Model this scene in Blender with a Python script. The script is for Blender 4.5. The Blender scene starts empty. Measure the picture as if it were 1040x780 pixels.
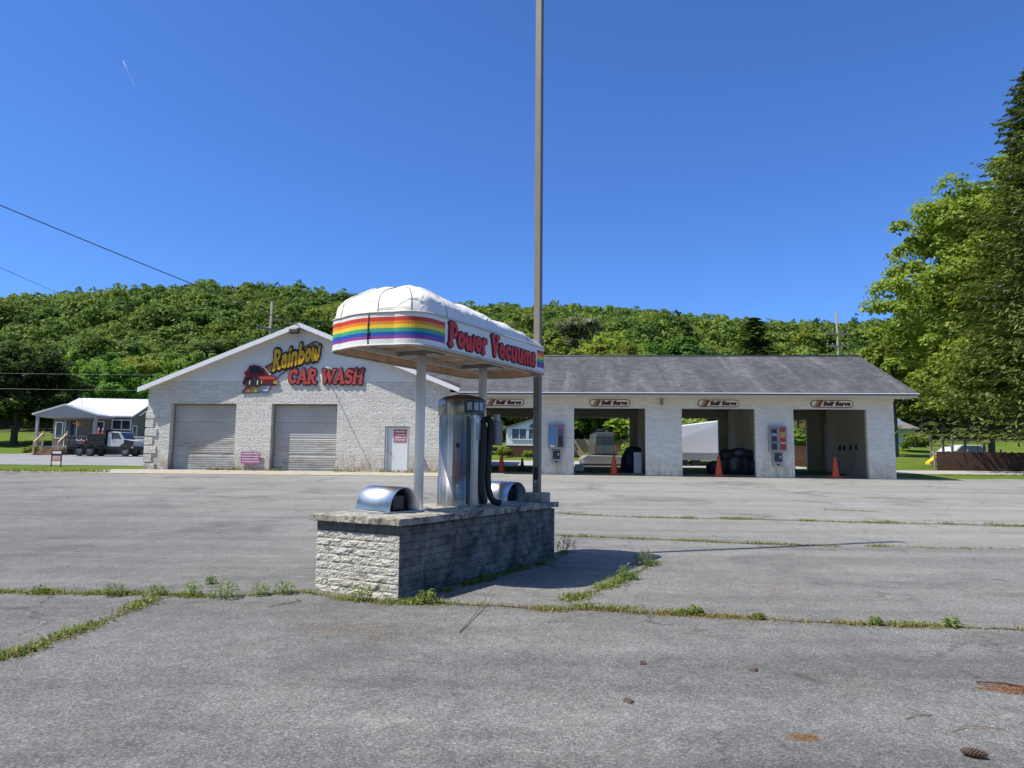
import bpy, math, random
import numpy as np
from mathutils import Vector, Matrix
PI = math.pi
R = math.radians
rnd = random.Random(7)
scn = bpy.context.scene
COL = scn.collection

# ------------------------------------------------------------------ ground profile
NY = [-80, 9, 11, 13, 15, 18, 34, 60, 75, 95]
NZ = [0, 0, .01, .03, .07, .165, .86, 1.72, 2.6, 5.0]
def G(x, y):
    if y > 95:
        ridge = 248 + 10*math.sin(x*.021 + 1.0)
        top = 44.4 + 3.0*math.sin(x*.017 + 2.4) - .012*x + 1.6*math.sin(x*.05)
        t = (y - 95)/(ridge - 95)
        if t < 1: return 5 + (top - 5)*t
        return top - (y - ridge)*.08
    for i in range(len(NY)-1):
        if y <= NY[i+1]:
            t = (y-NY[i])/(NY[i+1]-NY[i])
            return NZ[i] + t*(NZ[i+1]-NZ[i])

# ------------------------------------------------------------------ materials
def nt(name):
    m = bpy.data.materials.new(name); m.use_nodes = True
    t = m.node_tree
    return m, t, t.nodes['Principled BSDF'], t.nodes['Material Output']
def L(t, a, b): t.links.new(a, b)
def ramp(t, fac, stops):
    n = t.nodes.new('ShaderNodeValToRGB')
    e = n.color_ramp.elements
    while len(e) < len(stops): e.new(.5)
    for i, (p, c) in enumerate(stops):
        e[i].position = p; e[i].color = (c[0], c[1], c[2], 1) if not isinstance(c, (int, float)) else (c, c, c, 1)
    if fac is not None: L(t, fac, n.inputs[0])
    return n.outputs[0]
def noise(t, scale, detail=4, rough=.6, vec=None, dist=0):
    n = t.nodes.new('ShaderNodeTexNoise'); n.inputs['Scale'].default_value = scale
    n.inputs['Detail'].default_value = detail; n.inputs['Roughness'].default_value = rough
    n.inputs['Distortion'].default_value = dist
    if vec is not None: L(t, vec, n.inputs['Vector'])
    return n.outputs['Fac']
def mix(t, fac, a, b, mode='MIX'):
    n = t.nodes.new('ShaderNodeMix'); n.data_type = 'RGBA'; n.blend_type = mode
    for k, v in ((0, fac), (6, a), (7, b)):
        sock = n.inputs[k]
        if hasattr(v, 'links'): L(t, v, sock)
        elif isinstance(v, (int, float)): sock.default_value = v if k == 0 else (v, v, v, 1)
        else: sock.default_value = (v[0], v[1], v[2], 1)
    return n.outputs[2]
def mth(t, op, a, b=0.0):
    n = t.nodes.new('ShaderNodeMath'); n.operation = op
    for i, v in enumerate((a, b)):
        if hasattr(v, 'links'): L(t, v, n.inputs[i])
        else: n.inputs[i].default_value = v
    return n.outputs[0]
def objvec(t): return t.nodes.new('ShaderNodeTexCoord').outputs['Object']
def mapped(t, vec, scale=(1,1,1), rot=(0,0,0), loc=(0,0,0)):
    n = t.nodes.new('ShaderNodeMapping')
    n.inputs['Scale'].default_value = scale; n.inputs['Rotation'].default_value = rot; n.inputs['Location'].default_value = loc
    L(t, vec, n.inputs['Vector']); return n.outputs[0]
def bump(t, bs, h, strength=.3, dist=.02):
    n = t.nodes.new('ShaderNodeBump'); n.inputs['Strength'].default_value = strength; n.inputs['Distance'].default_value = dist
    L(t, h, n.inputs['Height']); L(t, n.outputs[0], bs.inputs['Normal'])
def mat(name, col, rough=.6, metal=0, var=.12, scale=3.0, bmp=0, bscale=40, spec=None, bdist=.01, dirt=None, dirtcut=(.55,.75), dscale=1.5):
    m, t, b, o = nt(name)
    v = objvec(t)
    f = noise(t, scale, 5, .65, v)
    c = ramp(t, f, [(.25, tuple(x*(1-var) for x in col)), (.75, tuple(min(1, x*(1+var)) for x in col))])
    if dirt:
        df = noise(t, dscale, 6, .7, v, .6)
        k = ramp(t, df, [(dirtcut[0], 0), (dirtcut[1], 1)])
        c = mix(t, k, c, dirt)
    L(t, c, b.inputs['Base Color'])
    rr = ramp(t, noise(t, scale*2.3, 3, .6, v), [(.3, max(.02, rough*.85)), (.7, min(1, rough*1.15))])
    L(t, rr, b.inputs['Roughness'])
    b.inputs['Metallic'].default_value = metal
    if spec is not None: b.inputs['Specular IOR Level'].default_value = spec
    if bmp: bump(t, b, noise(t, bscale, 4, .6, v), bmp, bdist)
    return m
M = {}
M['white_paint'] = mat('white_paint', (.84,.84,.82), .45, dirt=(.5,.47,.4), dirtcut=(.62,.85), scale=2)
M['white_metal'] = mat('white_metal', (.74,.76,.78), .4, var=.05)
M['black'] = mat('black_paint', (.012,.012,.012), .55, var=.3)
M['dark_rubber'] = mat('dark_rubber', (.018,.018,.02), .6, var=.3, scale=20)
M['concrete'] = mat('concrete', (.36,.345,.31), .85, var=.22, scale=6, bmp=.5, bscale=60, dirt=(.13,.12,.105), dirtcut=(.5,.68), dscale=5)
M['dark_concrete'] = mat('dark_concrete', (.11,.115,.12), .85, var=.4, scale=9, bmp=.4, bscale=50)
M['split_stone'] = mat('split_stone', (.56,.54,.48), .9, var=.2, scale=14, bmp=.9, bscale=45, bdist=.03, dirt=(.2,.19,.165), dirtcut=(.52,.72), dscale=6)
M['mortar'] = mat('mortar', (.25,.24,.215), .9, var=.2, scale=10)
M['galv'] = mat('galvanised_steel', (.62,.64,.67), .3, 1.0, var=.12, scale=9)
M['grey_box'] = mat('grey_metal', (.2,.2,.2), .45, .3, var=.15)
M['grey_light'] = mat('light_grey_metal', (.36,.37,.38), .4, .4, var=.12)
M['bronze'] = mat('bronze_pole', (.19,.175,.145), .5, .0, var=.12, scale=6)
M['rust_lid'] = mat('rust_lid', (.16,.105,.07), .6, .5, var=.3, scale=8)
M['red'] = mat('sign_red', (.6,.02,.016), .45, var=.15, scale=6)
M['red_faded'] = mat('faded_red', (.45,.06,.055), .55, var=.2, scale=5)
M['gold'] = mat('sign_gold', (.62,.36,.012), .45, var=.15, scale=6)
M['maroon'] = mat('maroon', (.09,.012,.016), .5, var=.15)
M['sign_white'] = mat('sign_white', (.72,.7,.68), .45, var=.06)
M['pink'] = mat('faded_pink', (.36,.11,.24), .6, var=.25, scale=5)
M['pink_red'] = mat('faded_pink_red', (.42,.1,.13), .6, var=.2, scale=5)
M['s_red'] = mat('stripe_red', (.56,.045,.022), .45, var=.08)
M['s_orange'] = mat('stripe_orange', (.78,.23,.02), .45, var=.06)
M['s_yellow'] = mat('stripe_yellow', (.83,.58,.03), .45, var=.06)
M['s_green'] = mat('stripe_green', (.05,.36,.2), .45, var=.08)
M['s_blue'] = mat('stripe_blue', (.02,.09,.42), .45, var=.08)
M['s_purple'] = mat('stripe_purple', (.27,.05,.3), .45, var=.1)
M['fascia_white'] = mat('fascia_white', (.76,.76,.74), .4, var=.05, scale=4, dirt=(.55,.54,.5), dirtcut=(.62,.8))
M['seam_grey'] = mat('seam', (.22,.21,.19), .7)  # grey of the canvas seam straps
M['plywood'] = mat('plywood', (.6,.4,.27), .8, var=.35, scale=5)
M['beam_white'] = mat('old_white_beam', (.5,.48,.44), .6, var=.2, scale=7)
M['wood_light'] = mat('new_wood', (.5,.36,.2), .7, var=.15, scale=9)
M['wood_deck'] = mat('deck_wood', (.3,.2,.11), .8, var=.25, scale=9)
M['tan_paint'] = mat('tan_interior', (.52,.47,.37), .75, var=.12, scale=1.2, dirt=(.33,.285,.21), dirtcut=(.55,.8))
M['ceiling_paint'] = mat('ceiling_paint', (.22,.2,.16), .8, var=.1)
M['glass_dark'] = mat('window_glass', (.02,.025,.03), .06, var=.2, spec=.8)
M['glass_blue'] = mat('window_glass_blue', (.10,.16,.22), .08, var=.2, spec=.8)
M['rake'] = mat('white_trim', (.86,.86,.86), .45, var=.04)
M['trim_dirty'] = mat('soffit_trim', (.66,.62,.53), .6, var=.12, scale=2.5, dirt=(.3,.28,.23), dirtcut=(.6,.8), dscale=3)
M['gutter'] = mat('gutter_dark', (.07,.07,.075), .5, var=.2)
M['orange'] = mat('cone_orange', (.62,.085,.02), .55, var=.12, scale=8, dirt=(.25,.06,.03), dirtcut=(.6,.85))
M['cone_white'] = mat('cone_white', (.65,.62,.6), .5)
M['fence_brown'] = mat('fence_brown', (.085,.043,.03), .8, var=.35, scale=3)
M['fence_red'] = mat('skirt_brown', (.13,.055,.035), .8, var=.25, scale=5)
M['house_tan'] = mat('tan_siding', (.19,.165,.135), .7, var=.08)
M['house_grey'] = mat('grey_siding', (.36,.38,.38), .7, var=.06)
M['metal_roof'] = mat('white_metal_roof', (.7,.72,.74), .4, var=.05, scale=1)
M['blue_siding'] = mat('blue_siding', (.42,.62,.72), .7, var=.06)
M['brown_roof'] = mat('brown_roof', (.17,.15,.13), .85, var=.2)
M['yellow'] = mat('slide_yellow', (.75,.5,.02), .4)
M['truck_white'] = mat('truck_white', (.5,.51,.52), .3, var=.04)
M['green_van'] = mat('grey_green_van', (.08,.1,.1), .4, var=.1)
M['trailer_white'] = mat('trailer_white', (.72,.73,.74), .45, var=.05, scale=1, dirt=(.5,.5,.5), dirtcut=(.6,.8))
M['trailer_grey'] = mat('trailer_grey', (.33,.34,.36), .55, var=.1)
M['tarp_grey'] = mat('grey_tarp', (.23,.24,.26), .6, var=.2, scale=2)
M['navy'] = mat('navy_tarp', (.015,.02,.05), .55, var=.3)
M['pole_wood'] = mat('weathered_pole', (.22,.2,.17), .9, var=.2, scale=6)
M['wire'] = mat('wire', (.05,.05,.055), .6)
M['wire_light'] = mat('aluminium_wire', (.42,.42,.42), .5, .3)
M['bark'] = mat('bark', (.11,.085,.065), .95, var=.3, scale=5, bmp=.8, bscale=20, bdist=.03)
M['dry_stick'] = mat('dry_stick', (.2,.14,.09), .9, var=.3, scale=30)
M['cone_brown'] = mat('pine_cone', (.09,.06,.045), .9, var=.5, scale=60)
M['screen'] = mat('panel_dark', (.03,.03,.04), .25, var=.3)
M['panel_blue'] = mat('panel_blue', (.08,.27,.62), .35, var=.2, scale=8)
M['panel_red'] = mat('panel_red', (.42,.03,.05), .35, var=.3, scale=8)
M['panel_violet'] = mat('panel_violet', (.10,.08,.18), .35, var=.3)
M['panel_gold'] = mat('panel_gold', (.5,.3,.05), .4, var=.3)

M['jamb'] = mat('dark_tan_jamb', (.24,.21,.155), .8, var=.25, scale=3)  # dark tan with uneven tone, for the garage door frames
def stainless():
    m, t, b, o = nt('stainless_steel')
    v = objvec(t)
    st = noise(t, 1.0, 5, .6, mapped(t, v, (26, 26, .35)))
    c = ramp(t, st, [(.3, (.16,.155,.15)), (.5, (.36,.35,.33)), (.7, (.62,.6,.56))])  # vertical light and dark streaks painted in to stand for reflections
    L(t, c, b.inputs['Base Color']); b.inputs['Metallic'].default_value = .82
    rr = ramp(t, noise(t, 4, 4, .7, v), [(.3, .26), (.7, .42)])
    L(t, rr, b.inputs['Roughness'])
    bump(t, b, noise(t, 1, 2, .5, mapped(t, v, (13, 13, .5))), .45, .02)
    return m
M['stainless'] = stainless()

def brushed_hood():
    m, t, b, o = nt('polished_hood')
    v = objvec(t)
    c = ramp(t, noise(t, 5, 5, .7, v), [(.3, (.55,.57,.6)), (.7, (.72,.74,.77))])
    L(t, c, b.inputs['Base Color']); b.inputs['Metallic'].default_value = 1
    b.inputs['Roughness'].default_value = .3
    bump(t, b, noise(t, 4, 3, .5, v), .05, .02)
    return m
M['hood_metal'] = brushed_hood()

def canvas():
    m, t, b, o = nt('white_canvas')
    v = objvec(t)
    c = ramp(t, noise(t, 2.2, 6, .65, v, .5), [(.3, (.66,.63,.53)), (.5, (.78,.77,.73)), (.75, (.8,.8,.78))])
    L(t, c, b.inputs['Base Color']); b.inputs['Roughness'].default_value = .55
    h = noise(t, 3.4, 2, .45, mapped(t, v, (1, .55, 1.3), (0, 0, R(20))), 2.2)
    bump(t, b, h, .5, .08)
    return m
M['canvas'] = canvas()

def painted_block(name, course, blen, rock, base, dirt=(.4,.31,.2)):
    m, t, b, o = nt(name)
    v = objvec(t)
    s = t.nodes.new('ShaderNodeSeparateXYZ'); L(t, v, s.inputs[0])
    cb = t.nodes.new('ShaderNodeCombineXYZ')
    L(t, mth(t, 'ADD', s.outputs[0], s.outputs[1]), cb.inputs[0]); L(t, s.outputs[2], cb.inputs[1])
    br = t.nodes.new('ShaderNodeTexBrick'); L(t, cb.outputs[0], br.inputs['Vector'])
    br.inputs['Scale'].default_value = 1; br.inputs['Brick Width'].default_value = blen; br.inputs['Row Height'].default_value = course
    br.inputs['Mortar Size'].default_value = course*.055; br.inputs['Mortar Smooth'].default_value = .6
    br.inputs['Color1'].default_value = (1,1,1,1); br.inputs['Color2'].default_value = (.86,.86,.86,1); br.inputs['Mortar'].default_value = (.86,.84,.8,1) if rock else (.66,.64,.6,1)
    f = noise(t, 1.2, 5, .65, v)
    c = ramp(t, f, [(.3, tuple(x*.93 for x in base)), (.7, tuple(min(.84, x*1.05) for x in base))])
    # dirt that belongs to the paint: rising damp and runs
    low = ramp(t, s.outputs[2], [(0, 1), (1, 0)])
    n2 = noise(t, 2.4, 5, .7, mapped(t, v, (1.6, 1.6, .7)))
    k = mth(t, 'MULTIPLY', ramp(t, n2, [(.32, 0), (.58, 1)]), mth(t, 'ADD', mth(t, 'MULTIPLY', low, .9), .13))
    c = mix(t, k, c, dirt)
    c = mix(t, 1.0, c, br.outputs['Color'], 'MULTIPLY')
    L(t, c, b.inputs['Base Color']); b.inputs['Roughness'].default_value = .7
    h = mth(t, 'MULTIPLY', mth(t, 'SUBTRACT', 1.0, br.outputs['Fac']), .6)
    if rock:
        n3 = noise(t, 12, 4, .65, v, .5)
        h = mth(t, 'ADD', mth(t, 'MULTIPLY', h, .5), mth(t, 'MULTIPLY', n3, 2.2))
        bump(t, b, h, .95, .055)
    else:
        bump(t, b, h, .6, .008)
    return m
M['split_block'] = painted_block('painted_split_face_block', .2, .4, True, base=(.84,.815,.755))
M['smooth_block'] = painted_block('painted_block', .1, .3, False, base=(.84,.80,.72), dirt=(.5,.45,.36))

def lap_siding():
    m, t, b, o = nt('white_lap_siding')
    v = objvec(t)
    s = t.nodes.new('ShaderNodeSeparateXYZ'); L(t, v, s.inputs[0])
    fr = mth(t, 'FRACT', mth(t, 'MULTIPLY', s.outputs[2], 7.5))
    c = ramp(t, noise(t, .8, 4, .6, v), [(.3, (.7,.68,.64)), (.7, (.78,.76,.71))])
    ln = ramp(t, fr, [(0, .72), (.1, 1), (1, 1)])
    L(t, mix(t, 1.0, c, ln, 'MULTIPLY'), b.inputs['Base Color']); b.inputs['Roughness'].default_value = .55
    bump(t, b, mth(t, 'SUBTRACT', 1.0, fr), .8, .02)
    return m
M['lap_siding'] = lap_siding()

def shingles():
    m, t, b, o = nt('weathered_shingles')
    v = objvec(t)
    s = t.nodes.new('ShaderNodeSeparateXYZ'); L(t, v, s.inputs[0])
    cb = t.nodes.new('ShaderNodeCombineXYZ'); L(t, s.outputs[0], cb.inputs[0]); L(t, mth(t, 'MULTIPLY', s.outputs[1], 1.1), cb.inputs[1])
    br = t.nodes.new('ShaderNodeTexBrick'); L(t, cb.outputs[0], br.inputs['Vector'])
    br.inputs['Scale'].default_value = 1; br.inputs['Brick Width'].default_value = .32; br.inputs['Row Height'].default_value = .14
    br.inputs['Mortar Size'].default_value = .006; br.inputs['Mortar Smooth'].default_value = .2; br.inputs['Bias'].default_value = 0
    br.inputs['Color1'].default_value = (1.1,1.1,1.1,1); br.inputs['Color2'].default_value = (.72,.72,.74,1); br.inputs['Mortar'].default_value = (.5,.5,.5,1)
    st = noise(t, 1, 6, .7, mapped(t, v, (1.3, .22, .22), (0, 0, R(12))), .8)
    f2 = noise(t, .35, 4, .6, v)
    c = ramp(t, st, [(.3, (.075,.077,.082)), (.52, (.115,.118,.124)), (.72, (.19,.193,.2))])
    c = mix(t, ramp(t, f2, [(.4, 0), (.7, .5)]), c, (.06,.06,.065))
    L(t, mix(t, 1.0, c, br.outputs['Color'], 'MULTIPLY'), b.inputs['Base Color'])
    b.inputs['Roughness'].default_value = .9; b.inputs['Specular IOR Level'].default_value = .25
    bump(t, b, mth(t, 'SUBTRACT', 1.0, br.outputs['Fac']), .5, .01)
    return m
M['shingles'] = shingles()

def garage():
    m, t, b, o = nt('old_garage_door')
    v = objvec(t)
    s = t.nodes.new('ShaderNodeSeparateXYZ'); L(t, v, s.inputs[0])
    c = ramp(t, noise(t, .8, 5, .6, v), [(.3, (.36,.36,.345)), (.7, (.46,.46,.44))])
    n2 = noise(t, 1.0, 6, .75, mapped(t, v, (.8, 1, 4.5)), .7)
    band = ramp(t, s.outputs[2], [(0, .55), (.35, .8), (.5, .25), (.9, .05)])
    sc = t.nodes.new('ShaderNodeMapRange'); L(t, s.outputs[2], sc.inputs[0]); sc.inputs[1].default_value = 0; sc.inputs[2].default_value = 3.3
    band = ramp(t, sc.outputs[0], [(0, .75), (.38, .9), (.5, .3), (.9, .08)])
    k = mth(t, 'MULTIPLY', ramp(t, n2, [(.45, 0), (.68, 1)]), band)
    L(t, mix(t, k, c, (.19,.16,.12)), b.inputs['Base Color']); b.inputs['Roughness'].default_value = .5
    return m
M['garage'] = garage()

def asphalt():
    m, t, b, o = nt('weathered_asphalt')
    v = objvec(t)
    s = t.nodes.new('ShaderNodeSeparateXYZ'); L(t, v, s.inputs[0])
    big = noise(t, .13, 6, .65, v, .9); mid = noise(t, .8, 7, .75, v, .5); fine = noise(t, 4.5, 6, .75, v, .2)
    c = ramp(t, big, [(.3, (.135,.132,.13)), (.45, (.175,.171,.166)), (.55, (.2,.196,.188)), (.7, (.24,.234,.222))])
    c = mix(t, ramp(t, mid, [(.35, 0), (.7, .6)]), c, (.105,.103,.102))
    c = mix(t, 1.0, c, ramp(t, fine, [(.3, .78), (.5, 1.0), (.72, 1.2)]), 'MULTIPLY')
    # paler surfacing nearer the bays and to the right, partly painted grazing-angle brightness
    wx = mth(t, 'ADD', mth(t, 'MULTIPLY', s.outputs[0], .7), s.outputs[1])
    wx = mth(t, 'ADD', wx, mth(t, 'MULTIPLY', noise(t, .3, 5, .65, v), 8.0))
    mr = t.nodes.new('ShaderNodeMapRange'); L(t, wx, mr.inputs[0]); mr.inputs[1].default_value = 10; mr.inputs[2].default_value = 30
    c = mix(t, mth(t, 'MULTIPLY', mr.outputs[0], .6), c, (.33,.318,.295))
    # long worn wheel tracks running across the lot
    tr = noise(t, 1.0, 5, .6, mapped(t, v, (.09, 1.5, 1), (0, 0, R(4))), .3)
    c = mix(t, 1.0, c, ramp(t, tr, [(.35, .84), (.5, 1.0), (.68, 1.13)]), 'MULTIPLY')
    # exposed aggregate
    vo = t.nodes.new('ShaderNodeTexVoronoi'); vo.inputs['Scale'].default_value = 120; L(t, v, vo.inputs['Vector'])
    sp = t.nodes.new('ShaderNodeSeparateColor'); L(t, vo.outputs['Color'], sp.inputs[0])
    ag = ramp(t, sp.outputs[0], [(0, .6), (.45, .93), (.8, 1.15), (.97, 1.6)])
    vo2 = t.nodes.new('ShaderNodeTexVoronoi'); vo2.inputs['Scale'].default_value = 62; L(t, v, vo2.inputs['Vector'])
    sp2 = t.nodes.new('ShaderNodeSeparateColor'); L(t, vo2.outputs['Color'], sp2.inputs[0])
    ag2 = ramp(t, sp2.outputs[1], [(0, .8), (.5, 1.0), (1.0, 1.2)])
    c = mix(t, 1.0, c, ag, 'MULTIPLY'); c = mix(t, 1.0, c, ag2, 'MULTIPLY')
    # dark stains
    d = noise(t, .42, 5, .65, mapped(t, v, (1, 1, 1), loc=(3.1, 7.7, 0)), .8)
    c = mix(t, ramp(t, d, [(.54, 0), (.7, .55)]), c, (.07,.068,.066))
    oil = noise(t, 1.6, 3, .5, mapped(t, v, loc=(5, 1, 0)), .4)
    c = mix(t, ramp(t, oil, [(.69, 0), (.76, .6)]), c, (.045,.043,.042))
    rust = noise(t, 1.1, 5, .7, mapped(t, v, loc=(2, 8, 0)), .6)
    c = mix(t, mth(t, 'MULTIPLY', ramp(t, rust, [(.62, 0), (.74, .4)]), ramp(t, noise(t, 14, 4, .7, v), [(.4, 0), (.6, 1)])), c, (.28,.19,.1))
    c = mix(t, 1.0, c, (.975,1.0,.98), 'MULTIPLY')
    # hairline cracks
    wv = t.nodes.new('ShaderNodeVectorMath'); wv.operation = 'ADD'; L(t, v, wv.inputs[0])
    nz = t.nodes.new('ShaderNodeTexNoise'); nz.inputs['Scale'].default_value = 1.6; nz.inputs['Detail'].default_value = 8; nz.inputs['Roughness'].default_value = .7; L(t, v, nz.inputs['Vector'])
    L(t, nz.outputs['Color'], wv.inputs[1])
    vc = t.nodes.new('ShaderNodeTexVoronoi'); vc.feature = 'DISTANCE_TO_EDGE'; vc.inputs['Scale'].default_value = .42; L(t, wv.outputs[0], vc.inputs['Vector'])
    cr = ramp(t, vc.outputs['Distance'], [(0, 1), (.005, .85), (.009, 0)])
    cr = mth(t, 'MULTIPLY', cr, ramp(t, noise(t, .35, 3, .6, mapped(t, v, loc=(9, 2, 0))), [(.5, 0), (.62, .75)]))
    c = mix(t, cr, c, (.05,.048,.045))
    L(t, c, b.inputs['Base Color']); b.inputs['Roughness'].default_value = .92; b.inputs['Specular IOR Level'].default_value = .25
    bump(t, b, mth(t, 'ADD', vo.outputs['Distance'], mth(t, 'MULTIPLY', noise(t, 140, 3, .6, v), .6)), .55, .006)
    return m
M['asphalt'] = asphalt()
M['road'] = mat('old_road', (.25,.25,.25), .9, var=.15, scale=.5, bmp=.3, bscale=60)
M['drive'] = mat('pale_gravel', (.36,.35,.33), .95, var=.15, scale=1.5, bmp=.3, bscale=40)
M['apron'] = mat('old_concrete_apron', (.4,.37,.3), .9, var=.2, scale=2, dirt=(.2,.16,.1), dirtcut=(.5,.7), dscale=2)
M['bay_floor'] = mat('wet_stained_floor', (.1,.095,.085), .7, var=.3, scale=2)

def terrain():
    m, t, b, o = nt('ground_cover')
    v = objvec(t)
    s = t.nodes.new('ShaderNodeSeparateXYZ'); L(t, v, s.inputs[0])
    gr = ramp(t, noise(t, .5, 6, .7, v), [(.3, (.075,.13,.018)), (.55, (.12,.175,.025)), (.75, (.18,.2,.05))])
    fo = ramp(t, noise(t, .3, 5, .7, v), [(.3, (.04,.05,.02)), (.7, (.08,.085,.035))])
    mr = t.nodes.new('ShaderNodeMapRange'); L(t, mth(t, 'ADD', s.outputs[1], mth(t, 'MULTIPLY', noise(t, .2, 3, .6, v), 10)), mr.inputs[0]); mr.inputs[1].default_value = 90; mr.inputs[2].default_value = 97
    L(t, mix(t, mr.outputs[0], gr, fo), b.inputs['Base Color']); b.inputs['Roughness'].default_value = .95; b.inputs['Specular IOR Level'].default_value = .1
    bump(t, b, noise(t, 12, 5, .7, v), .8, .08)
    return m
M['terrain'] = terrain()

def leafmat(name, dark, midc, light, trans=.42, objvar=.35):
    m, t, b, o = nt(name)
    g = t.nodes.new('ShaderNodeNewGeometry'); oi = t.nodes.new('ShaderNodeObjectInfo')
    c = ramp(t, g.outputs['Random Per Island'], [(0, dark), (.5, midc), (1, light)])
    hs = t.nodes.new('ShaderNodeHueSaturation'); L(t, c, hs.inputs['Color'])
    L(t, mth(t, 'ADD', .5 - .025*objvar/.35, mth(t, 'MULTIPLY', oi.outputs['Random'], .05*objvar/.35)), hs.inputs['Hue'])
    r2 = mth(t, 'FRACT', mth(t, 'MULTIPLY', oi.outputs['Random'], 7.13))
    L(t, mth(t, 'ADD', 1-objvar/2, mth(t, 'MULTIPLY', r2, objvar)), hs.inputs['Value'])
    hs.inputs['Saturation'].default_value = 1
    L(t, hs.outputs[0], b.inputs['Base Color']); b.inputs['Roughness'].default_value = .6; b.inputs['Specular IOR Level'].default_value = .25
    tr = t.nodes.new('ShaderNodeBsdfTranslucent'); L(t, mix(t, 1.0, hs.outputs[0], (1.3,1.35,.6), 'MULTIPLY'), tr.inputs['Color'])
    ms = t.nodes.new('ShaderNodeMixShader'); ms.inputs[0].default_value = trans
    L(t, b.outputs[0], ms.inputs[1]); L(t, tr.outputs[0], ms.inputs[2]); L(t, ms.outputs[0], o.inputs['Surface'])
    return m
M['leaf_hill'] = leafmat('woodland_leaves', (.105,.17,.03), (.165,.255,.042), (.245,.33,.062), objvar=.6)
M['leaf_dark'] = leafmat('dark_leaves', (.03,.055,.014), (.05,.085,.02), (.085,.125,.026))
M['leaf_bright'] = leafmat('bright_maple_leaves', (.16,.215,.03), (.26,.325,.05), (.37,.42,.09), .4)
M['leaf_grey'] = leafmat('pale_grey_leaves', (.12,.14,.08), (.19,.2,.12), (.26,.27,.18))
M['needle'] = leafmat('spruce_needles', (.065,.105,.03), (.11,.165,.042), (.17,.225,.06), .24)
M['weed'] = leafmat('weed_leaves', (.085,.14,.025), (.16,.235,.045), (.28,.32,.1), .3)
M['drygrass'] = leafmat('dry_grass', (.22,.15,.06), (.34,.26,.12), (.4,.34,.19), .2)
M['needle_litter'] = leafmat('needle_litter_brown', (.2,.12,.05), (.32,.2,.085), (.42,.28,.14), .1)

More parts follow.
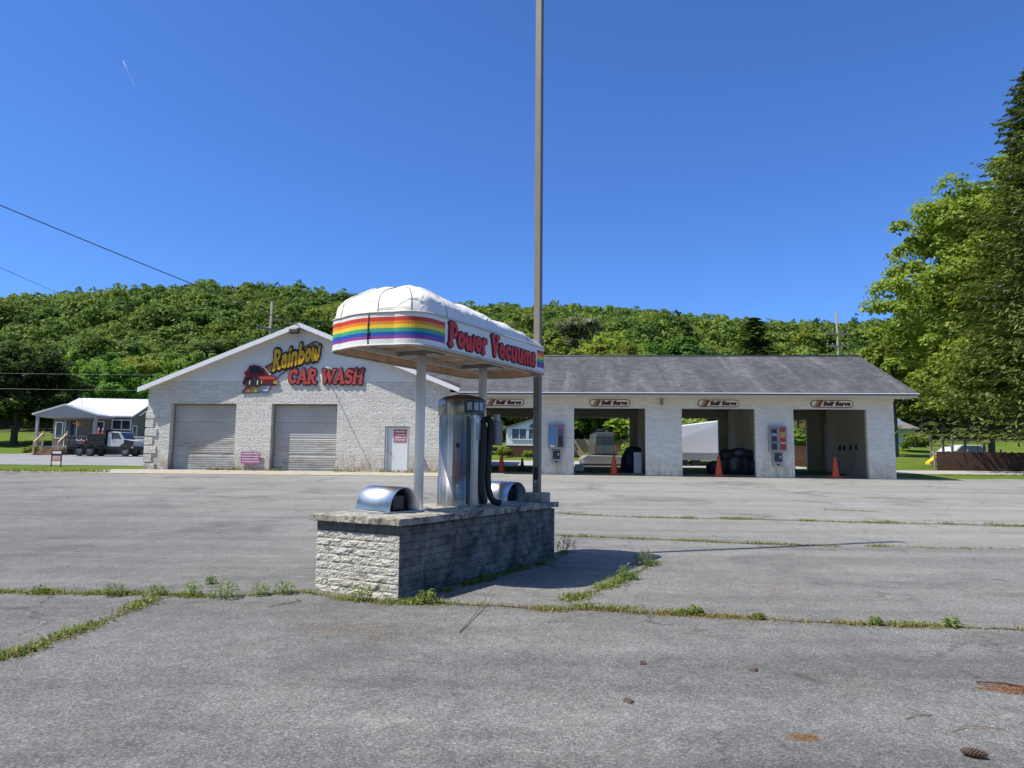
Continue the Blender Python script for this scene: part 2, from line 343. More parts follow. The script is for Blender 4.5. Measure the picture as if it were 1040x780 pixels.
# ------------------------------------------------------------------ mesh helpers
def link(o, parent=None):
    COL.objects.link(o)
    if parent is not None: o.parent = parent
    return o
def tag(o, label=None, cat=None, group=None, kind=None):
    if label: o['label'] = label
    if cat: o['category'] = cat
    if group: o['group'] = group
    if kind: o['kind'] = kind
    return o
def thing(name, label, cat, loc=(0,0,0), rz=0, group=None):
    o = bpy.data.objects.new(name, None); o.empty_display_size = .3
    o.location = loc; o.rotation_euler = (0, 0, rz); link(o)
    return tag(o, label, cat, group)
class MB:
    def __init__(s): s.v = []; s.f = []; s.mi = []; s.sm = []
    def add(s, verts, faces, mi=0, smooth=False):
        n = len(s.v); s.v += [tuple(p) for p in verts]
        for f in faces:
            s.f.append(tuple(i+n for i in f)); s.mi.append(mi); s.sm.append(smooth)
    def box(s, x0, x1, y0, y1, z0, z1, mi=0):
        s.add([(x0,y0,z0),(x1,y0,z0),(x1,y1,z0),(x0,y1,z0),(x0,y0,z1),(x1,y0,z1),(x1,y1,z1),(x0,y1,z1)],
              [(0,3,2,1),(4,5,6,7),(0,1,5,4),(1,2,6,5),(2,3,7,6),(3,0,4,7)], mi)
    def hexa(s, b, t, mi=0):   # four bottom points and four top points, counter-clockwise
        s.add(list(b)+list(t), [(0,3,2,1),(4,5,6,7),(0,1,5,4),(1,2,6,5),(2,3,7,6),(3,0,4,7)], mi)
    def prism(s, poly, a, b, axis='y', mi=0):
        def P(p, c):
            return (p[0], c, p[1]) if axis == 'y' else ((c, p[0], p[1]) if axis == 'x' else (p[0], p[1], c))
        n = len(poly)
        s.add([P(p, a) for p in poly]+[P(p, b) for p in poly],
              [tuple(range(n)), tuple(range(2*n-1, n-1, -1))]+[(i, i+n, (i+1)%n+n, (i+1)%n) for i in range(n)], mi)
    def tube(s, pts, r, n=8, mi=0, cap=True, smooth=True):
        pts = [Vector(p) for p in pts]; rs = r if isinstance(r, (list, tuple)) else [r]*len(pts)
        ring = []
        prev = None
        for i, p in enumerate(pts):
            d = (pts[min(i+1, len(pts)-1)] - pts[max(i-1, 0)]).normalized()
            if prev is None:
                a = d.orthogonal().normalized()
            else:
                a = (prev - d*prev.dot(d)).normalized()
            prev = a; bb = d.cross(a)
            ring += [tuple(p + (a*math.cos(2*PI*k/n) + bb*math.sin(2*PI*k/n))*rs[i]) for k in range(n)]
        fs = []
        for i in range(len(pts)-1):
            for k in range(n):
                fs.append((i*n+k, i*n+(k+1)%n, (i+1)*n+(k+1)%n, (i+1)*n+k))
        s.add(ring, fs, mi, smooth)
        if cap:
            m = len(s.v)-len(ring)
            s.f.append(tuple(m+k for k in range(n-1, -1, -1))); s.mi.append(mi); s.sm.append(False)
            s.f.append(tuple(m+(len(pts)-1)*n+k for k in range(n))); s.mi.append(mi); s.sm.append(False)
    def lathe(s, prof, n=24, cx=0, cy=0, mi=0, smooth=True):
        ring = []
        for (r, z) in prof:
            ring += [(cx+r*math.cos(2*PI*k/n), cy+r*math.sin(2*PI*k/n), z) for k in range(n)]
        fs = [(i*n+k, i*n+(k+1)%n, (i+1)*n+(k+1)%n, (i+1)*n+k) for i in range(len(prof)-1) for k in range(n)]
        s.add(ring, fs, mi, smooth)
    def build(s, name, mats, parent=None, bevel=0):
        me = bpy.data.meshes.new(name); me.from_pydata(s.v, [], s.f)
        for m in (mats if isinstance(mats, (list, tuple)) else [mats]): me.materials.append(m)
        me.polygons.foreach_set('material_index', s.mi); me.polygons.foreach_set('use_smooth', s.sm)
        me.validate(); me.update()
        o = bpy.data.objects.new(name, me); link(o, parent)
        if bevel:
            b = o.modifiers.new('Bevel', 'BEVEL'); b.width = bevel; b.segments = 2; b.limit_method = 'ANGLE'
        return o
def npmesh(name, verts, quads, mats, mi=None, parent=None, smooth=False, mesh_only=False):
    me = bpy.data.meshes.new(name)
    nv, nf, k = len(verts), len(quads), quads.shape[1]
    me.vertices.add(nv); me.vertices.foreach_set('co', np.asarray(verts, np.float32).ravel())
    me.loops.add(nf*k); me.loops.foreach_set('vertex_index', np.asarray(quads, np.int32).ravel())
    me.polygons.add(nf); me.polygons.foreach_set('loop_start', np.arange(0, nf*k, k, dtype=np.int32))
    try: me.polygons.foreach_set('loop_total', np.full(nf, k, np.int32))
    except Exception: pass
    for m in (mats if isinstance(mats, (list, tuple)) else [mats]): me.materials.append(m)
    if mi is not None: me.polygons.foreach_set('material_index', np.asarray(mi, np.int32))
    if smooth: me.polygons.foreach_set('use_smooth', np.ones(nf, bool))
    me.update(calc_edges=True); me.validate()
    if mesh_only: return me
    o = bpy.data.objects.new(name, me); return link(o, parent)
def sheet(name, poly_x, ys, off, m, nx=24, label=None, kind='structure'):
    # a surface laid on the ground between x0(y) and x1(y)
    V, F = [], []
    for y in ys:
        a, b = poly_x(y)
        for i in range(nx+1):
            x = a+(b-a)*i/nx
            V.append((x, y, G(x, y)+off))
    for j in range(len(ys)-1):
        for i in range(nx):
            F.append((j*(nx+1)+i, j*(nx+1)+i+1, (j+1)*(nx+1)+i+1, (j+1)*(nx+1)+i))
    mb = MB(); mb.add(V, F, 0, True)
    o = mb.build(name, m); tag(o, label, None, None, kind); return o
def yrange(a, b, step):
    ys = [a]
    for n in NY:
        if a < n < b: ys.append(n)
    k = int((b-a)/step)
    ys += [a+(b-a)*(i+1)/(k+1) for i in range(k)] + [b]
    return sorted(set(round(y, 4) for y in ys))

# ------------------------------------------------------------------ heavy serif lettering, grown from strokes
def arc(cx, cy, rx, ry, a0, a1, n=14):
    return [(cx+rx*math.cos(R(a0+(a1-a0)*i/n)), cy+ry*math.sin(R(a0+(a1-a0)*i/n))) for i in range(n+1)]
W, S2 = .115, .055
GL = {
 'P': (.80, [([(.2,.05),(.2,.95)],.125), ([(.05,.05),(.36,.05)],S2), ([(.05,.95),(.2,.95)],S2), ([(.2,.93),(.44,.93)]+arc(.44,.7,.2,.22,90,-90)+[(.25,.48)],.095)]),
 'R': (.92, [([(.2,.05),(.2,.95)],.125), ([(.05,.05),(.36,.05)],S2), ([(.05,.95),(.2,.95)],S2), ([(.2,.93),(.44,.93)]+arc(.44,.72,.19,.2,90,-90)+[(.25,.52)],.09), ([(.4,.5),(.62,.1),(.8,.05)],.105)]),
 'V': (.84, [([(.16,.92),(.4,.1)],.125), ([(.4,.1),(.64,.92)],.1), ([(.02,.95),(.32,.95)],S2), ([(.52,.95),(.78,.95)],S2)]),
 'C': (.86, [(arc(.46,.5,.3,.4,48,312,26),.12), ([(.68,.62),(.68,.9)],.06)]),
 'A': (.94, [([(.14,.06),(.44,.92)],.09), ([(.44,.92),(.76,.06)],.125), ([(.26,.3),(.66,.3)],.06), ([(.02,.05),(.26,.05)],S2), ([(.6,.05),(.9,.05)],S2)]),
 'W': (1.22, [([(.14,.92),(.34,.1)],.115), ([(.34,.1),(.56,.85)],.085), ([(.56,.85),(.78,.1)],.115), ([(.78,.1),(1.04,.92)],.085), ([(.02,.95),(.28,.95)],S2), ([(.9,.95),(1.16,.95)],S2)]),
 'S': (.74, [(arc(.37,.71,.22,.2,30,270,18)+arc(.37,.29,.22,.22,90,-150,18),.115)]),
 'H': (.96, [([(.2,.05),(.2,.95)],.125), ([(.74,.05),(.74,.95)],.125), ([(.2,.5),(.74,.5)],.065), ([(.05,.05),(.35,.05)],S2), ([(.05,.95),(.35,.95)],S2), ([(.59,.05),(.89,.05)],S2), ([(.59,.95),(.89,.95)],S2)]),
 'o': (.68, [(arc(.33,.35,.2,.24,0,360,24),.12)]),
 'w': (.96, [([(.14,.62)]+arc(.28,.26,.13,.2,180,360,10)+[(.42,.5)]+arc(.6,.26,.14,.2,180,360,10)+[(.78,.62)],.105)]),
 'e': (.64, [(arc(.32,.35,.2,.25,10,315,22),.11), ([(.16,.37),(.48,.4)],.055)]),
 'r': (.58, [([(.18,.06),(.18,.6)],.115), ([(.18,.45),(.3,.6),(.44,.6)],.1), ([(.06,.05),(.32,.05)],S2)]),
 'a': (.7, [(arc(.3,.3,.17,.2,0,360,20),.105), ([(.5,.06),(.5,.5),(.36,.63),(.16,.58)],.1)]),
 'c': (.62, [(arc(.33,.35,.2,.25,50,310,22),.115)]),
 'u': (.76, [([(.15,.62),(.15,.3)]+arc(.32,.27,.17,.2,180,360,12)+[(.52,.62)],.11), ([(.56,.62),(.56,.06)],.1)]),
 'm': (1.02, [([(.15,.06),(.15,.6)],.105), ([(.15,.45)]+arc(.31,.45,.16,.15,180,0,10)+[(.47,.06)],.105), ([(.47,.45)]+arc(.64,.45,.17,.15,180,0,10)+[(.82,.06)],.105)]),
 's': (.58, [(arc(.28,.49,.15,.14,25,270,14)+arc(.28,.2,.16,.14,90,-155,14),.1)]),
 'n': (.76, [([(.15,.06),(.15,.6)],.11), ([(.15,.45)]+arc(.34,.43,.19,.18,180,0,10)+[(.54,.06)],.11)]),
 'i': (.34, [([(.16,.06),(.16,.58)],.115), ([(.17,.86),(.171,.861)],.11)]),
 'b': (.72, [([(.16,.08),(.16,.95)],.11), (arc(.36,.32,.19,.23,0,360,20),.11)]),
 'l': (.34, [([(.17,.06),(.17,.95)],.115)]),
 'f': (.5, [([(.2,.06),(.2,.75),(.3,.92),(.42,.9)],.105), ([(.06,.58),(.4,.58)],.065)]),
 'v': (.64, [([(.12,.6),(.3,.1)],.11), ([(.3,.1),(.5,.6)],.085)]),
 ' ': (.4, []),
}
def word_mesh(word, length, height, grow, res, shear=0.0, arch=None):
    """filled mesh of a word; grow = how far the outline stands outside the strokes (in cap heights)"""
    x = 0; caps = []
    for ch in word:
        w, st = GL[ch]
        for pts, r in st:
            for i in range(len(pts)-1):
                caps.append((pts[i][0]+x, pts[i][1], pts[i+1][0]+x, pts[i+1][1], r))
        x += w*.93
    tot = x
    pad = .16
    nx = int((tot+2*pad)*res); ny = int((1+2*pad)*res)
    gx = np.linspace(-pad, tot+pad, nx+1); gy = np.linspace(-pad, 1+pad, ny+1)
    X, Y = np.meshgrid(gx, gy, indexing='ij')
    D = np.full(X.shape, 9.0)
    for (ax, ay, bx, by, r) in caps:
        dx, dy = bx-ax, by-ay; q = dx*dx+dy*dy+1e-9
        t = np.clip(((X-ax)*dx+(Y-ay)*dy)/q, 0, 1)
        D = np.minimum(D, np.hypot(X-ax-t*dx, Y-ay-t*dy)-r)
    D -= grow
    D[np.abs(D) < 1e-6] = 1e-6
    verts, key, faces = [], {}, []
    sx = length/tot
    def put(k, p):
        if k not in key:
            px, py = p
            px += shear*py
            u, v = px*sx, py*height
            if arch: u, v = arch(u, v)
            key[k] = len(verts); verts.append((u, v))
        return key[k]
    for i in range(nx):
        for j in range(ny):
            c = [(i, j), (i+1, j), (i+1, j+1), (i, j+1)]
            d = [D[a] for a in c]
            if min(d) > 0: continue
            f = []
            for k in range(4):
                a, b = c[k], c[(k+1) % 4]; da, db = d[k], d[(k+1) % 4]
                if da < 0: f.append(put(a, (gx[a[0]], gy[a[1]])))
                if (da < 0) != (db < 0):
                    t = da/(da-db)
                    kk = (a, b) if a < b else (b, a)
                    f.append(put(kk, (gx[a[0]]+t*(gx[b[0]]-gx[a[0]]), gy[a[1]]+t*(gy[b[1]]-gy[a[1]]))))
            if len(f) >= 3: faces.append(tuple(f))
    return verts, faces
def add_letters(mb, vf, place, front, back, mi):
    """place(u, v, depth) -> point; the letters get a front and side walls"""
    verts, faces = vf
    n = len(verts)
    mb.add([place(u, v, front) for u, v in verts], faces, mi)
    base = len(mb.v)-n
    ed = {}
    for f in faces:
        for k in range(len(f)):
            e = (f[k], f[(k+1) % len(f)])
            if (e[1], e[0]) in ed: del ed[(e[1], e[0])]
            else: ed[e] = 1
    mb.v += [place(u, v, back) for u, v in verts]
    for (a, b) in ed:
        mb.f.append((base+b, base+a, base+n+a, base+n+b)); mb.mi.append(mi); mb.sm.append(False)
def lettering(name, word, length, height, place, mats, depth=.03, grow=.075, res=26, shear=0, arch=None, parent=None, outline=True):
    mb = MB()
    if outline: add_letters(mb, word_mesh(word, length, height, grow, res, shear, arch), place, depth*.55, 0, 0)
    add_letters(mb, word_mesh(word, length, height, 0, res, shear, arch), place, depth, depth*.5 if outline else 0, 1)
    return mb.build(name, mats, parent)

# ------------------------------------------------------------------ terrain, lot, roads
def build_ground():
    ys = sorted(set([-80,-40,-15] + yrange(-15, 40, 2.5) + yrange(40, 95, 3) + [95+k*6 for k in range(0, 32)] + [290, 320, 380, 460, 600, 900, 1500]))
    xs = sorted(set([-1500,-900,-600] + list(range(-400, 401, 10)) + [600, 900, 1500]))
    V = np.array([(x, y, G(x, y)) for y in ys for x in xs], np.float32)
    nx = len(xs); Q = []
    for j in range(len(ys)-1):
        for i in range(nx-1): Q.append((j*nx+i, j*nx+i+1, (j+1)*nx+i+1, (j+1)*nx+i))
    o = npmesh('ground', V, np.array(Q), M['terrain'], smooth=True)
    tag(o, 'grassy ground rising to the wooded hillside', None, None, 'structure')
build_ground()
def lot_x(y):
    return (-70, 70)
def lot_edge_sheet():
    V, F = [], []
    xs = [-70+140*i/140 for i in range(141)]
    ys = yrange(-40, 30, 1.6)
    def top(x):
        if x < -18.6: return 31.3 + (x+18.6)*-.02*0 + (x+40)*.05
        if x < 18.2: return 36.0
        return 33.1 + (x-18)*.12
    for j, y in enumerate(ys + [31.0, 31.8, 32.6, 34.0, 36.0]):
        for x in xs: 
            yy = min(y, top(x)+.12*math.sin(x*3.1)+.1*math.sin(x*7.7))
            V.append((x, yy, G(x, yy)+.012))
    n = len(xs)
    for j in range(len(ys)+4):
        for i in range(n-1):
            q = (j*n+i, j*n+i+1, (j+1)*n+i+1, (j+1)*n+i)
            if abs(V[q[3]][1]-V[q[0]][1])+abs(V[q[2]][1]-V[q[1]][1]) < 1e-4: continue
            F.append(q)
    mb = MB(); mb.add(V, F, 0, True)
    tag(mb.build('asphalt_lot', M['asphalt']), 'weathered grey asphalt parking lot', None, None, 'structure')
lot_edge_sheet()
sheet('road', lambda y: (-120, -17.0 - (y-38)*.12), yrange(38.5, 55.5, 3), .012, M['road'], 30, 'side road on the left')
sheet('driveway', lambda y: (-38.5, -19), yrange(55.5, 61, 2), .014, M['drive'], 10, 'gravel drive in front of the tan house')
sheet('side_lane', lambda y: (18.6, 120), yrange(38.0, 42.2, 2), .012, M['drive'], 30, 'pale lane past the brown fence')
sheet('back_lane', lambda y: (-3.5, 18.4), yrange(42.4, 52, 2), .012, M['drive'], 16, 'pale gravel lane behind the wash bays')
sheet('concrete_apron', lambda y: (-26 if y < 32.7 else -19.2, -3.2), [31.75, 32.3, 32.7, 33.4, 34.6], .026, M['apron'], 20, 'old concrete strip in front of the garage doors')

# ------------------------------------------------------------------ the wash building
ANG = R(4)
BO = (0, 34, .86)
def wpt(s, d, z):
    return (s*math.cos(ANG)+d*math.sin(ANG), 34 - s*math.sin(ANG) + d*math.cos(ANG), .86+z)
def on_wall(name, label, cat, s, z, d=0, group=None):
    return thing(name, label, cat, wpt(s, d, z), -ANG, group)
bld = thing('car_wash_building', 'long white car wash with a two door gable end and four open wash bays', 'building', BO, -ANG)
GP, GZ = -10.45, 7.17          # gable peak
SL = .4
def roofz(s): return GZ - .05 - abs(s-GP)*SL
T = .42
# gable front, lower split-face block
mb = MB()
for a, b in ((-18.15,-16.95), (-13.62,-11.82), (-8.53,-6.14), (-4.92,-3.0)):
    mb.box(a, b, 0, T, -.12, 3.31)
mb.box(-6.14, -4.92, 0, T, 2.24, 3.31)
hz = 4.4
sl, sr = GP-(GZ-.05-hz)/SL, GP+(GZ-.05-hz)/SL
mb.prism([(-18.15,3.31),(-3.0,3.31),(-3.0,roofz(-3.0)),(sr,hz),(sl,hz),(-18.15,roofz(-18.15))], 0, T)
mb.box(-18.15, -17.75, T, 14, -.12, roofz(-18.15)-.02)
mb.box(-3.4, -3.0, T, 14, -.12, roofz(-3.0)-.02)
mb.box(-17.75, -3.4, 13.6, 14, -.12, 3.9)
mb.build('block_wall', M['split_block'], bld)
mb = MB(); mb.prism([(sl+.03,hz),(sr-.03,hz),(GP,GZ-.05)], .012, T-.05)
mb.build('gable_siding', M['lap_siding'], bld)
# quoins
mb = MB()
zq = -.05
for i in range(8):
    if zq > 2.9: break
    w = .62 if i % 2 == 0 else .42
    mb.box(-18.2, -18.2+w, -.05, .3, zq, zq+.38); zq += .43
mb.build('quoin_corner', M['split_block'], bld, .02)
# roof of the gable
mb = MB()
for sgn in (-1, 1):
    e = GP+sgn*8.02
    ze = GZ - abs(e-GP)*SL
    pts = [(GP, GZ), (e, ze), (e, ze+.1), (GP, GZ+.1)]
    if sgn < 0: pts = pts[::-1]
    mb.prism(pts, -.37, 14.4)
mb.build('gable_roof', M['shingles'], bld)
mb = MB()
for sgn in (-1, 1):
    e = GP+sgn*8.05; ze = GZ - 8.05*SL
    pts = [(GP, GZ+.1), (e, ze+.1), (e, ze-.13), (GP, GZ-.13)]
    if sgn > 0: pts = pts[::-1]
    mb.prism(pts, -.42, -.372)
mb.build('rake_board', M['rake'], bld)
mb = MB()
for sgn in (-1, 1):
    a, b = (GP+.1*sgn, GP+7.95*sgn)
    za, zb = roofz(a), roofz(b)
    pts = [(a, za-.02), (b, zb-.02), (b, zb+.02), (a, za+.02)]
    if sgn < 0: pts = pts[::-1]
    mb.prism(pts, -.368, -.004)
mb.build('rake_soffit', M['trim_dirty'], bld)
# garage doors: ribbed roll-up leaves
def garage_door(a, b):
    mb = MB(); n = 60; zs = [3.31*i/n for i in range(n+1)]
    V, F = [], []
    for i, z in enumerate(zs):
        o = -.011 if i % 2 else 0
        if i % 15 == 0: o = .018
        V += [(a, .36+o, z-.03), (b, .36+o, z-.03)]
    for i in range(n): F.append((2*i, 2*i+1, 2*i+3, 2*i+2))
    mb.add(V, F); d = mb.build('garage_door', M['garage'], bld)
    m2 = MB(); m2.box(a, a+.07, .3, .345, 0, 3.3); m2.box(b-.07, b, .3, .345, 0, 3.3); m2.box(a+.07, b-.07, .3, .345, 3.22, 3.3)
    m2.build('door_frame', M['jamb'], d)
    m3 = MB(); m3.box(a+.08, b-.08, .31, .34, -.02, .05); m3.build('bottom_seal', M['dark_rubber'], d)
    return d
garage_door(-16.95, -13.62); garage_door(-11.82, -8.53)
# entry door
mb = MB(); mb.box(-6.03, -5.03, .12, .17, .0, 2.12); ed = mb.build('entry_door', M['white_metal'], bld)
mb = MB(); mb.box(-6.14,-6.03,.02,.2,-.03,2.235); mb.box(-5.03,-4.92,.02,.2,-.03,2.235); mb.box(-6.03,-5.03,.02,.2,2.12,2.235)
mb.build('door_frame', M['house_grey'], ed)
mb = MB(); mb.tube([(-5.97,.1,1.12),(-5.9,.05,1.05),(-5.8,.05,.85)], .018, 6); mb.build('handle', M['grey_light'], ed)
for z_ in (.3, 1.1):
    mb = MB(); mb.box(-5.05,-5.02,.1,.13,z_,z_+.12); mb.build('hinge', M['grey_box'], ed)

# wash bays
OP = [(-2.15, 1.19), (2.98, 6.34), (8.04, 11.42), (13.17, 16.49)]
PR = [(-3.0, -2.15), (1.19, 2.98), (6.34, 8.04), (11.42, 13.17), (16.49, 17.7)]
DB = 8.0
mb = MB()
for a, b in PR: mb.box(a if a > -3 else -2.995, b, 0, .22, -.1, 3.17)
mb.box(-2.995, 17.7, 0, .22, 3.17, 3.9)
mb.box(17.46, 17.7, .22, DB, -.1, 3.9)
mb.build('bay_front_wall', M['smooth_block'], bld)
mb = MB()
for i, (a, b) in enumerate(PR):
    bb = (a-.02, b+.02)
    if i == 0: bb = (-2.99, -2.2)
    if i == 4: bb = (16.35, 17.45)
    mb.box(bb[0]+.02, bb[1]-.02, DB-.22, DB, -.1, 3.17)
    if 0 < i < 4: c = (a+b)/2; mb.box(c-.42, c+.42, .222, DB-.222, -.1, 3.6)
mb.box(-2.99, 17.45, DB-.22, DB, 3.17, 3.9)
mb.box(-2.99, -2.55, .222, DB-.222, -.1, 3.6)
mb.box(17.2, 17.455, .222, DB-.222, -.1, 3.6)
mb.build('bay_inner_wall', M['tan_paint'], bld)
mb = MB(); mb.box(-2.99, 17.45, .225, DB-.225, 3.6, 3.68); mb.build('bay_ceiling', M['ceiling_paint'], bld)
mb = MB(); mb.box(-2.99, 17.68, .03, DB-.03, -.15, .012); mb.build('bay_floor', M['bay_floor'], bld)
mb = MB()
RZ, EZ = 6.25, 3.87
f = [(-2.45,-.88,EZ),(18.42,-.88,EZ),(17.95,4.1,RZ),(-8.2,4.1,RZ),(-2.45,.0,EZ+.88*(RZ-EZ)/4.98)]
k = [(-8.2,4.1,RZ),(17.95,4.1,RZ),(18.42,9.08,EZ),(-2.45,9.08,EZ)]
for q in (f, k):
    n = len(q)
    mb.add([(x, y, z-.14) for x, y, z in q]+[(x, y, z) for x, y, z in q], [tuple(range(n-1, -1, -1)), tuple(range(n, 2*n))]+[(i, (i+1)%n, n+(i+1)%n, n+i) for i in range(n)])
mb.build('bay_roof', M['shingles'], bld)
mb = MB(); mb.tube([(-7.9,4.1,6.27),(17.95,4.1,6.27)], .05, 6); mb.build('ridge_cap', M['gutter'], bld)
mb = MB(); mb.box(-2.45, 18.35, -.87, -.0, 3.66, 3.70); mb.box(-2.45, 18.38, -.915, -.885, 3.66, 3.76)
mb.build('soffit', M['trim_dirty'], bld)
mb = MB(); mb.box(-2.45, 18.4, -.99, -.918, 3.74, 3.80); mb.build('gutter', M['gutter'], bld)
mb = MB(); mb.box(-2.45, 18.41, -1.0, -.89, 3.802, 3.84); mb.build('gutter_edge', M['rake'], bld)
mb = MB(); mb.box(-2.95, 17.72, -.03, -.004, 3.54, 3.655); mb.build('frieze_board', M['trim_dirty'], bld)
mb = MB(); mb.prism([(0,3.86),(8,3.86),(4.1,6.1)], 17.46, 17.69, 'x'); mb.build('end_gable', M['lap_siding'], bld)
# hose hooks and ceiling boom inside the last bay
for y in (3.0, 3.7, 4.5, 5.1):
    mb = MB(); mb.box(17.12, 17.2, y, y+.1, 1.35, 1.6); mb.build('hose_hook', M['black'], bld)
mb = MB(); mb.tube([(15.4,2.2,3.6),(15.4,2.2,2.6)], .02, 6); mb.build('ceiling_boom_hose', M['black'], bld)
mb = MB(); mb.tube([(-14.9,-.02,1.2)]+[(-14.9,-.02,1.2)], .01, 4)

M['fade_tan2'] = mat('faded_tan', (.4,.22,.08), .5); M['fade_red2'] = mat('faded_dark_red', (.26,.1,.05), .5)
# oblong wash bay signs
def pill(mb, x0, x1, z0, z1, d0, d1, mi, n=10):
    r = (z1-z0)/2
    poly = [(x1-r+r*math.cos(R(a)), (z0+z1)/2+r*math.sin(R(a))) for a in np.linspace(-90, 90, n)]
    poly += [(x0+r+r*math.cos(R(a)), (z0+z1)/2+r*math.sin(R(a))) for a in np.linspace(90, 270, n)]
    mb.prism(poly, d0, d1, 'y', mi)
sv = 'oblong wash bay signs over the openings'
svl = ['small white sign reading Self Serve above the bay beside the vacuum machine',
       'small white sign reading Self Serve above the bay with the parked van behind it',
       'small white sign reading Self Serve above the bay with the white trailer behind it',
       'rightmost small white sign reading Self Serve, above the bay at the end of the building']
proto = None
def copy_tree(o, parent=None):
    c = o.copy(); COL.objects.link(c)
    if parent is not None: c.parent = parent
    for ch in [q for q in bpy.data.objects if q.parent == o]: copy_tree(ch, c)
    return c
for i, (a, b) in enumerate(OP):
    cx = [-.37, 4.67, 9.75, 14.93][i]
    if proto is None:
        sg = on_wall('bay_sign', svl[i], 'sign', cx, 3.42, -.002, sv)
        mb = MB(); pill(mb, -.96, .96, -.175, .175, -.04, 0, 0); mb.build('sign_border', M['maroon'], sg)
        mb = MB(); pill(mb, -.925, .925, -.14, .14, -.052, -.041, 0); mb.build('sign_face', M['sign_white'], sg)
        for j, (x, mm) in enumerate(((-.83,'fade_tan2'),(-.735,'fade_red2'),(-.64,'maroon'))):
            mb = MB(); mb.prism([(x,-.135),(x+.085,-.135),(x+.235,.135),(x+.15,.135)], -.058, -.0525); mb.build('sign_stripe', M[mm], sg)
        lettering('lettering', 'Self Serve', 1.22, .19, lambda u, v, d: (-.42+u, -.0525-d, -.09+v), [M['black'], M['maroon']], .012, .05, 15, .22, None, sg)
        proto = sg
    else:
        sg = copy_tree(proto); sg.location = wpt(cx, -.002, 3.42); sg['label'] = svl[i]

# main sign: rainbow ribbon, car, words
rs = on_wall('car_wash_sign', 'cutout sign of a red car on a ribbon with gold Rainbow and red CAR WASH', 'sign', -10.4, 4.2, -.012)
def sp(x, z): return (x, z)
cols = ['s_red','s_orange','s_yellow','s_green','s_blue','s_purple']
# ribbon: a band from lower left, up behind the car to the upper right tip
def ribbon(parent):
    # centre line in local metres relative to (-10.4, 4.2): lower part fans out under the car
    lowL, lowR = (-2.95,-.36), (-1.62,-.30)
    midL, midR = (-2.45,.3), (-1.36,.2)
    upL, upR = (-1.78,.97), (-1.1,.5)
    tipL, tipR = (.645,2.2), (.98,2.04)
    for i, c in enumerate(['fade_red','fade_tan','fade_yellow','fade_green','fade_blue','fade_pale']):
        a, b = i/6, (i+1)/6
        def q(l, r, t): return (l[0]+(r[0]-l[0])*t, l[1]+(r[1]-l[1])*t)
        mb = MB()
        mb.prism([q(lowL,lowR,a), q(lowL,lowR,b), q(midL,midR,b), q(midL,midR,a)], -.03, 0)
        mb.prism([q(midL,midR,a), q(midL,midR,b), q(upL,upR,b), q(upL,upR,a)], -.03, 0)
        mb.prism([q(upL,upR,a), q(upL,upR,b), q(tipL,tipR,b), q(tipL,tipR,a)], -.03, 0)
        mb.build('ribbon_stripe', M[c], parent)
    mb = MB()
    for (p, q2) in ((lowL,lowR), (lowL,midL), (lowR,midR), (midL,upL), (midR,upR), (upL,tipL), (upR,tipR), (tipL,tipR)):
        mb.tube([(p[0],-.025,p[1]),(q2[0],-.025,q2[1])], .022, 5)
    mb.build('ribbon_edge', M['black'], parent)
for n, c in (('fade_red',(.3,.07,.05)),('fade_tan',(.42,.2,.08)),('fade_yellow',(.5,.36,.12)),('fade_green',(.3,.36,.2)),('fade_blue',(.3,.42,.62)),('fade_pale',(.52,.56,.66))):
    M[n] = mat(n, c, .5, var=.12)
ribbon(rs)
def plate(name, poly, d0, d1, m, parent):
    mb = MB(); mb.prism(poly, d0, d1); return mb.build(name, M[m], parent)
# car, seen three-quarter from the front
M['car_red'] = mat('car_red', (.2,.014,.02), .35, var=.15, scale=3)
car = plate('car_body', [(-2.92,.18),(-2.9,.03),(-2.5,-.02),(-1.25,.0),(-1.2,.1),(-1.22,.42),(-1.42,.5),(-1.75,.56),(-2.05,.95),(-2.35,1.03),(-2.62,.98),(-2.72,.75),(-2.86,.66),(-2.86,.56),(-2.78,.54)], -.075, -.031, 'car_red', rs)
plate('windscreen', [(-2.58,.56),(-1.86,.56),(-2.1,.9),(-2.36,.97),(-2.56,.93)], -.083, -.0755, 'black', car)
plate('white_glint', [(-1.9,.9),(-1.55,.5),(-1.5,.53),(-1.84,.92)], -.083, -.0755, 'sign_white', car)
plate('nose_panel', [(-2.18,.46),(-1.3,.44),(-1.24,.3),(-2.2,.3)], -.083, -.0755, 'red_faded', car)
plate('bumper', [(-2.2,.16),(-1.26,.2),(-1.24,.06),(-2.2,.02)], -.083, -.0755, 'maroon', car)
for x in (-2.12, -1.36): plate('headlight', [(x,.08),(x+.2,.08),(x+.2,.24),(x,.24)], -.09, -.0835, 'panel_gold', car)
for x, w in ((-2.78,.19),(-2.42,.22)):
    plate('tyre', [(x+w+w*math.cos(R(a))*.95, .16+.26*math.sin(R(a))) for a in range(0, 360, 24)], -.095, -.0905, 'black', car)
    plate('wheel_glint', [(x+w*1.05,.04),(x+w*1.3,.04),(x+w*1.35,.28),(x+w*1.1,.22)], -.101, -.0955, 'sign_white', car)
def rain_arch(u, v):
    a = R(13.5); return (u*math.cos(a)-v*math.sin(a)*.2, u*math.sin(a)+v*math.cos(a))
lettering('gold_lettering', 'Rainbow', 2.45, 1.0, lambda u, v, d: (-1.47+u, -.035-d, .72+v), [M['black'], M['gold']], .07, .11, 24, .24, rain_arch, rs)
lettering('red_lettering', 'CAR WASH', 3.75, .72, lambda u, v, d: (-.68+u, -.004-d, .1+v), [M['black'], M['red_faded']], .07, .075, 24, .16, None, rs)

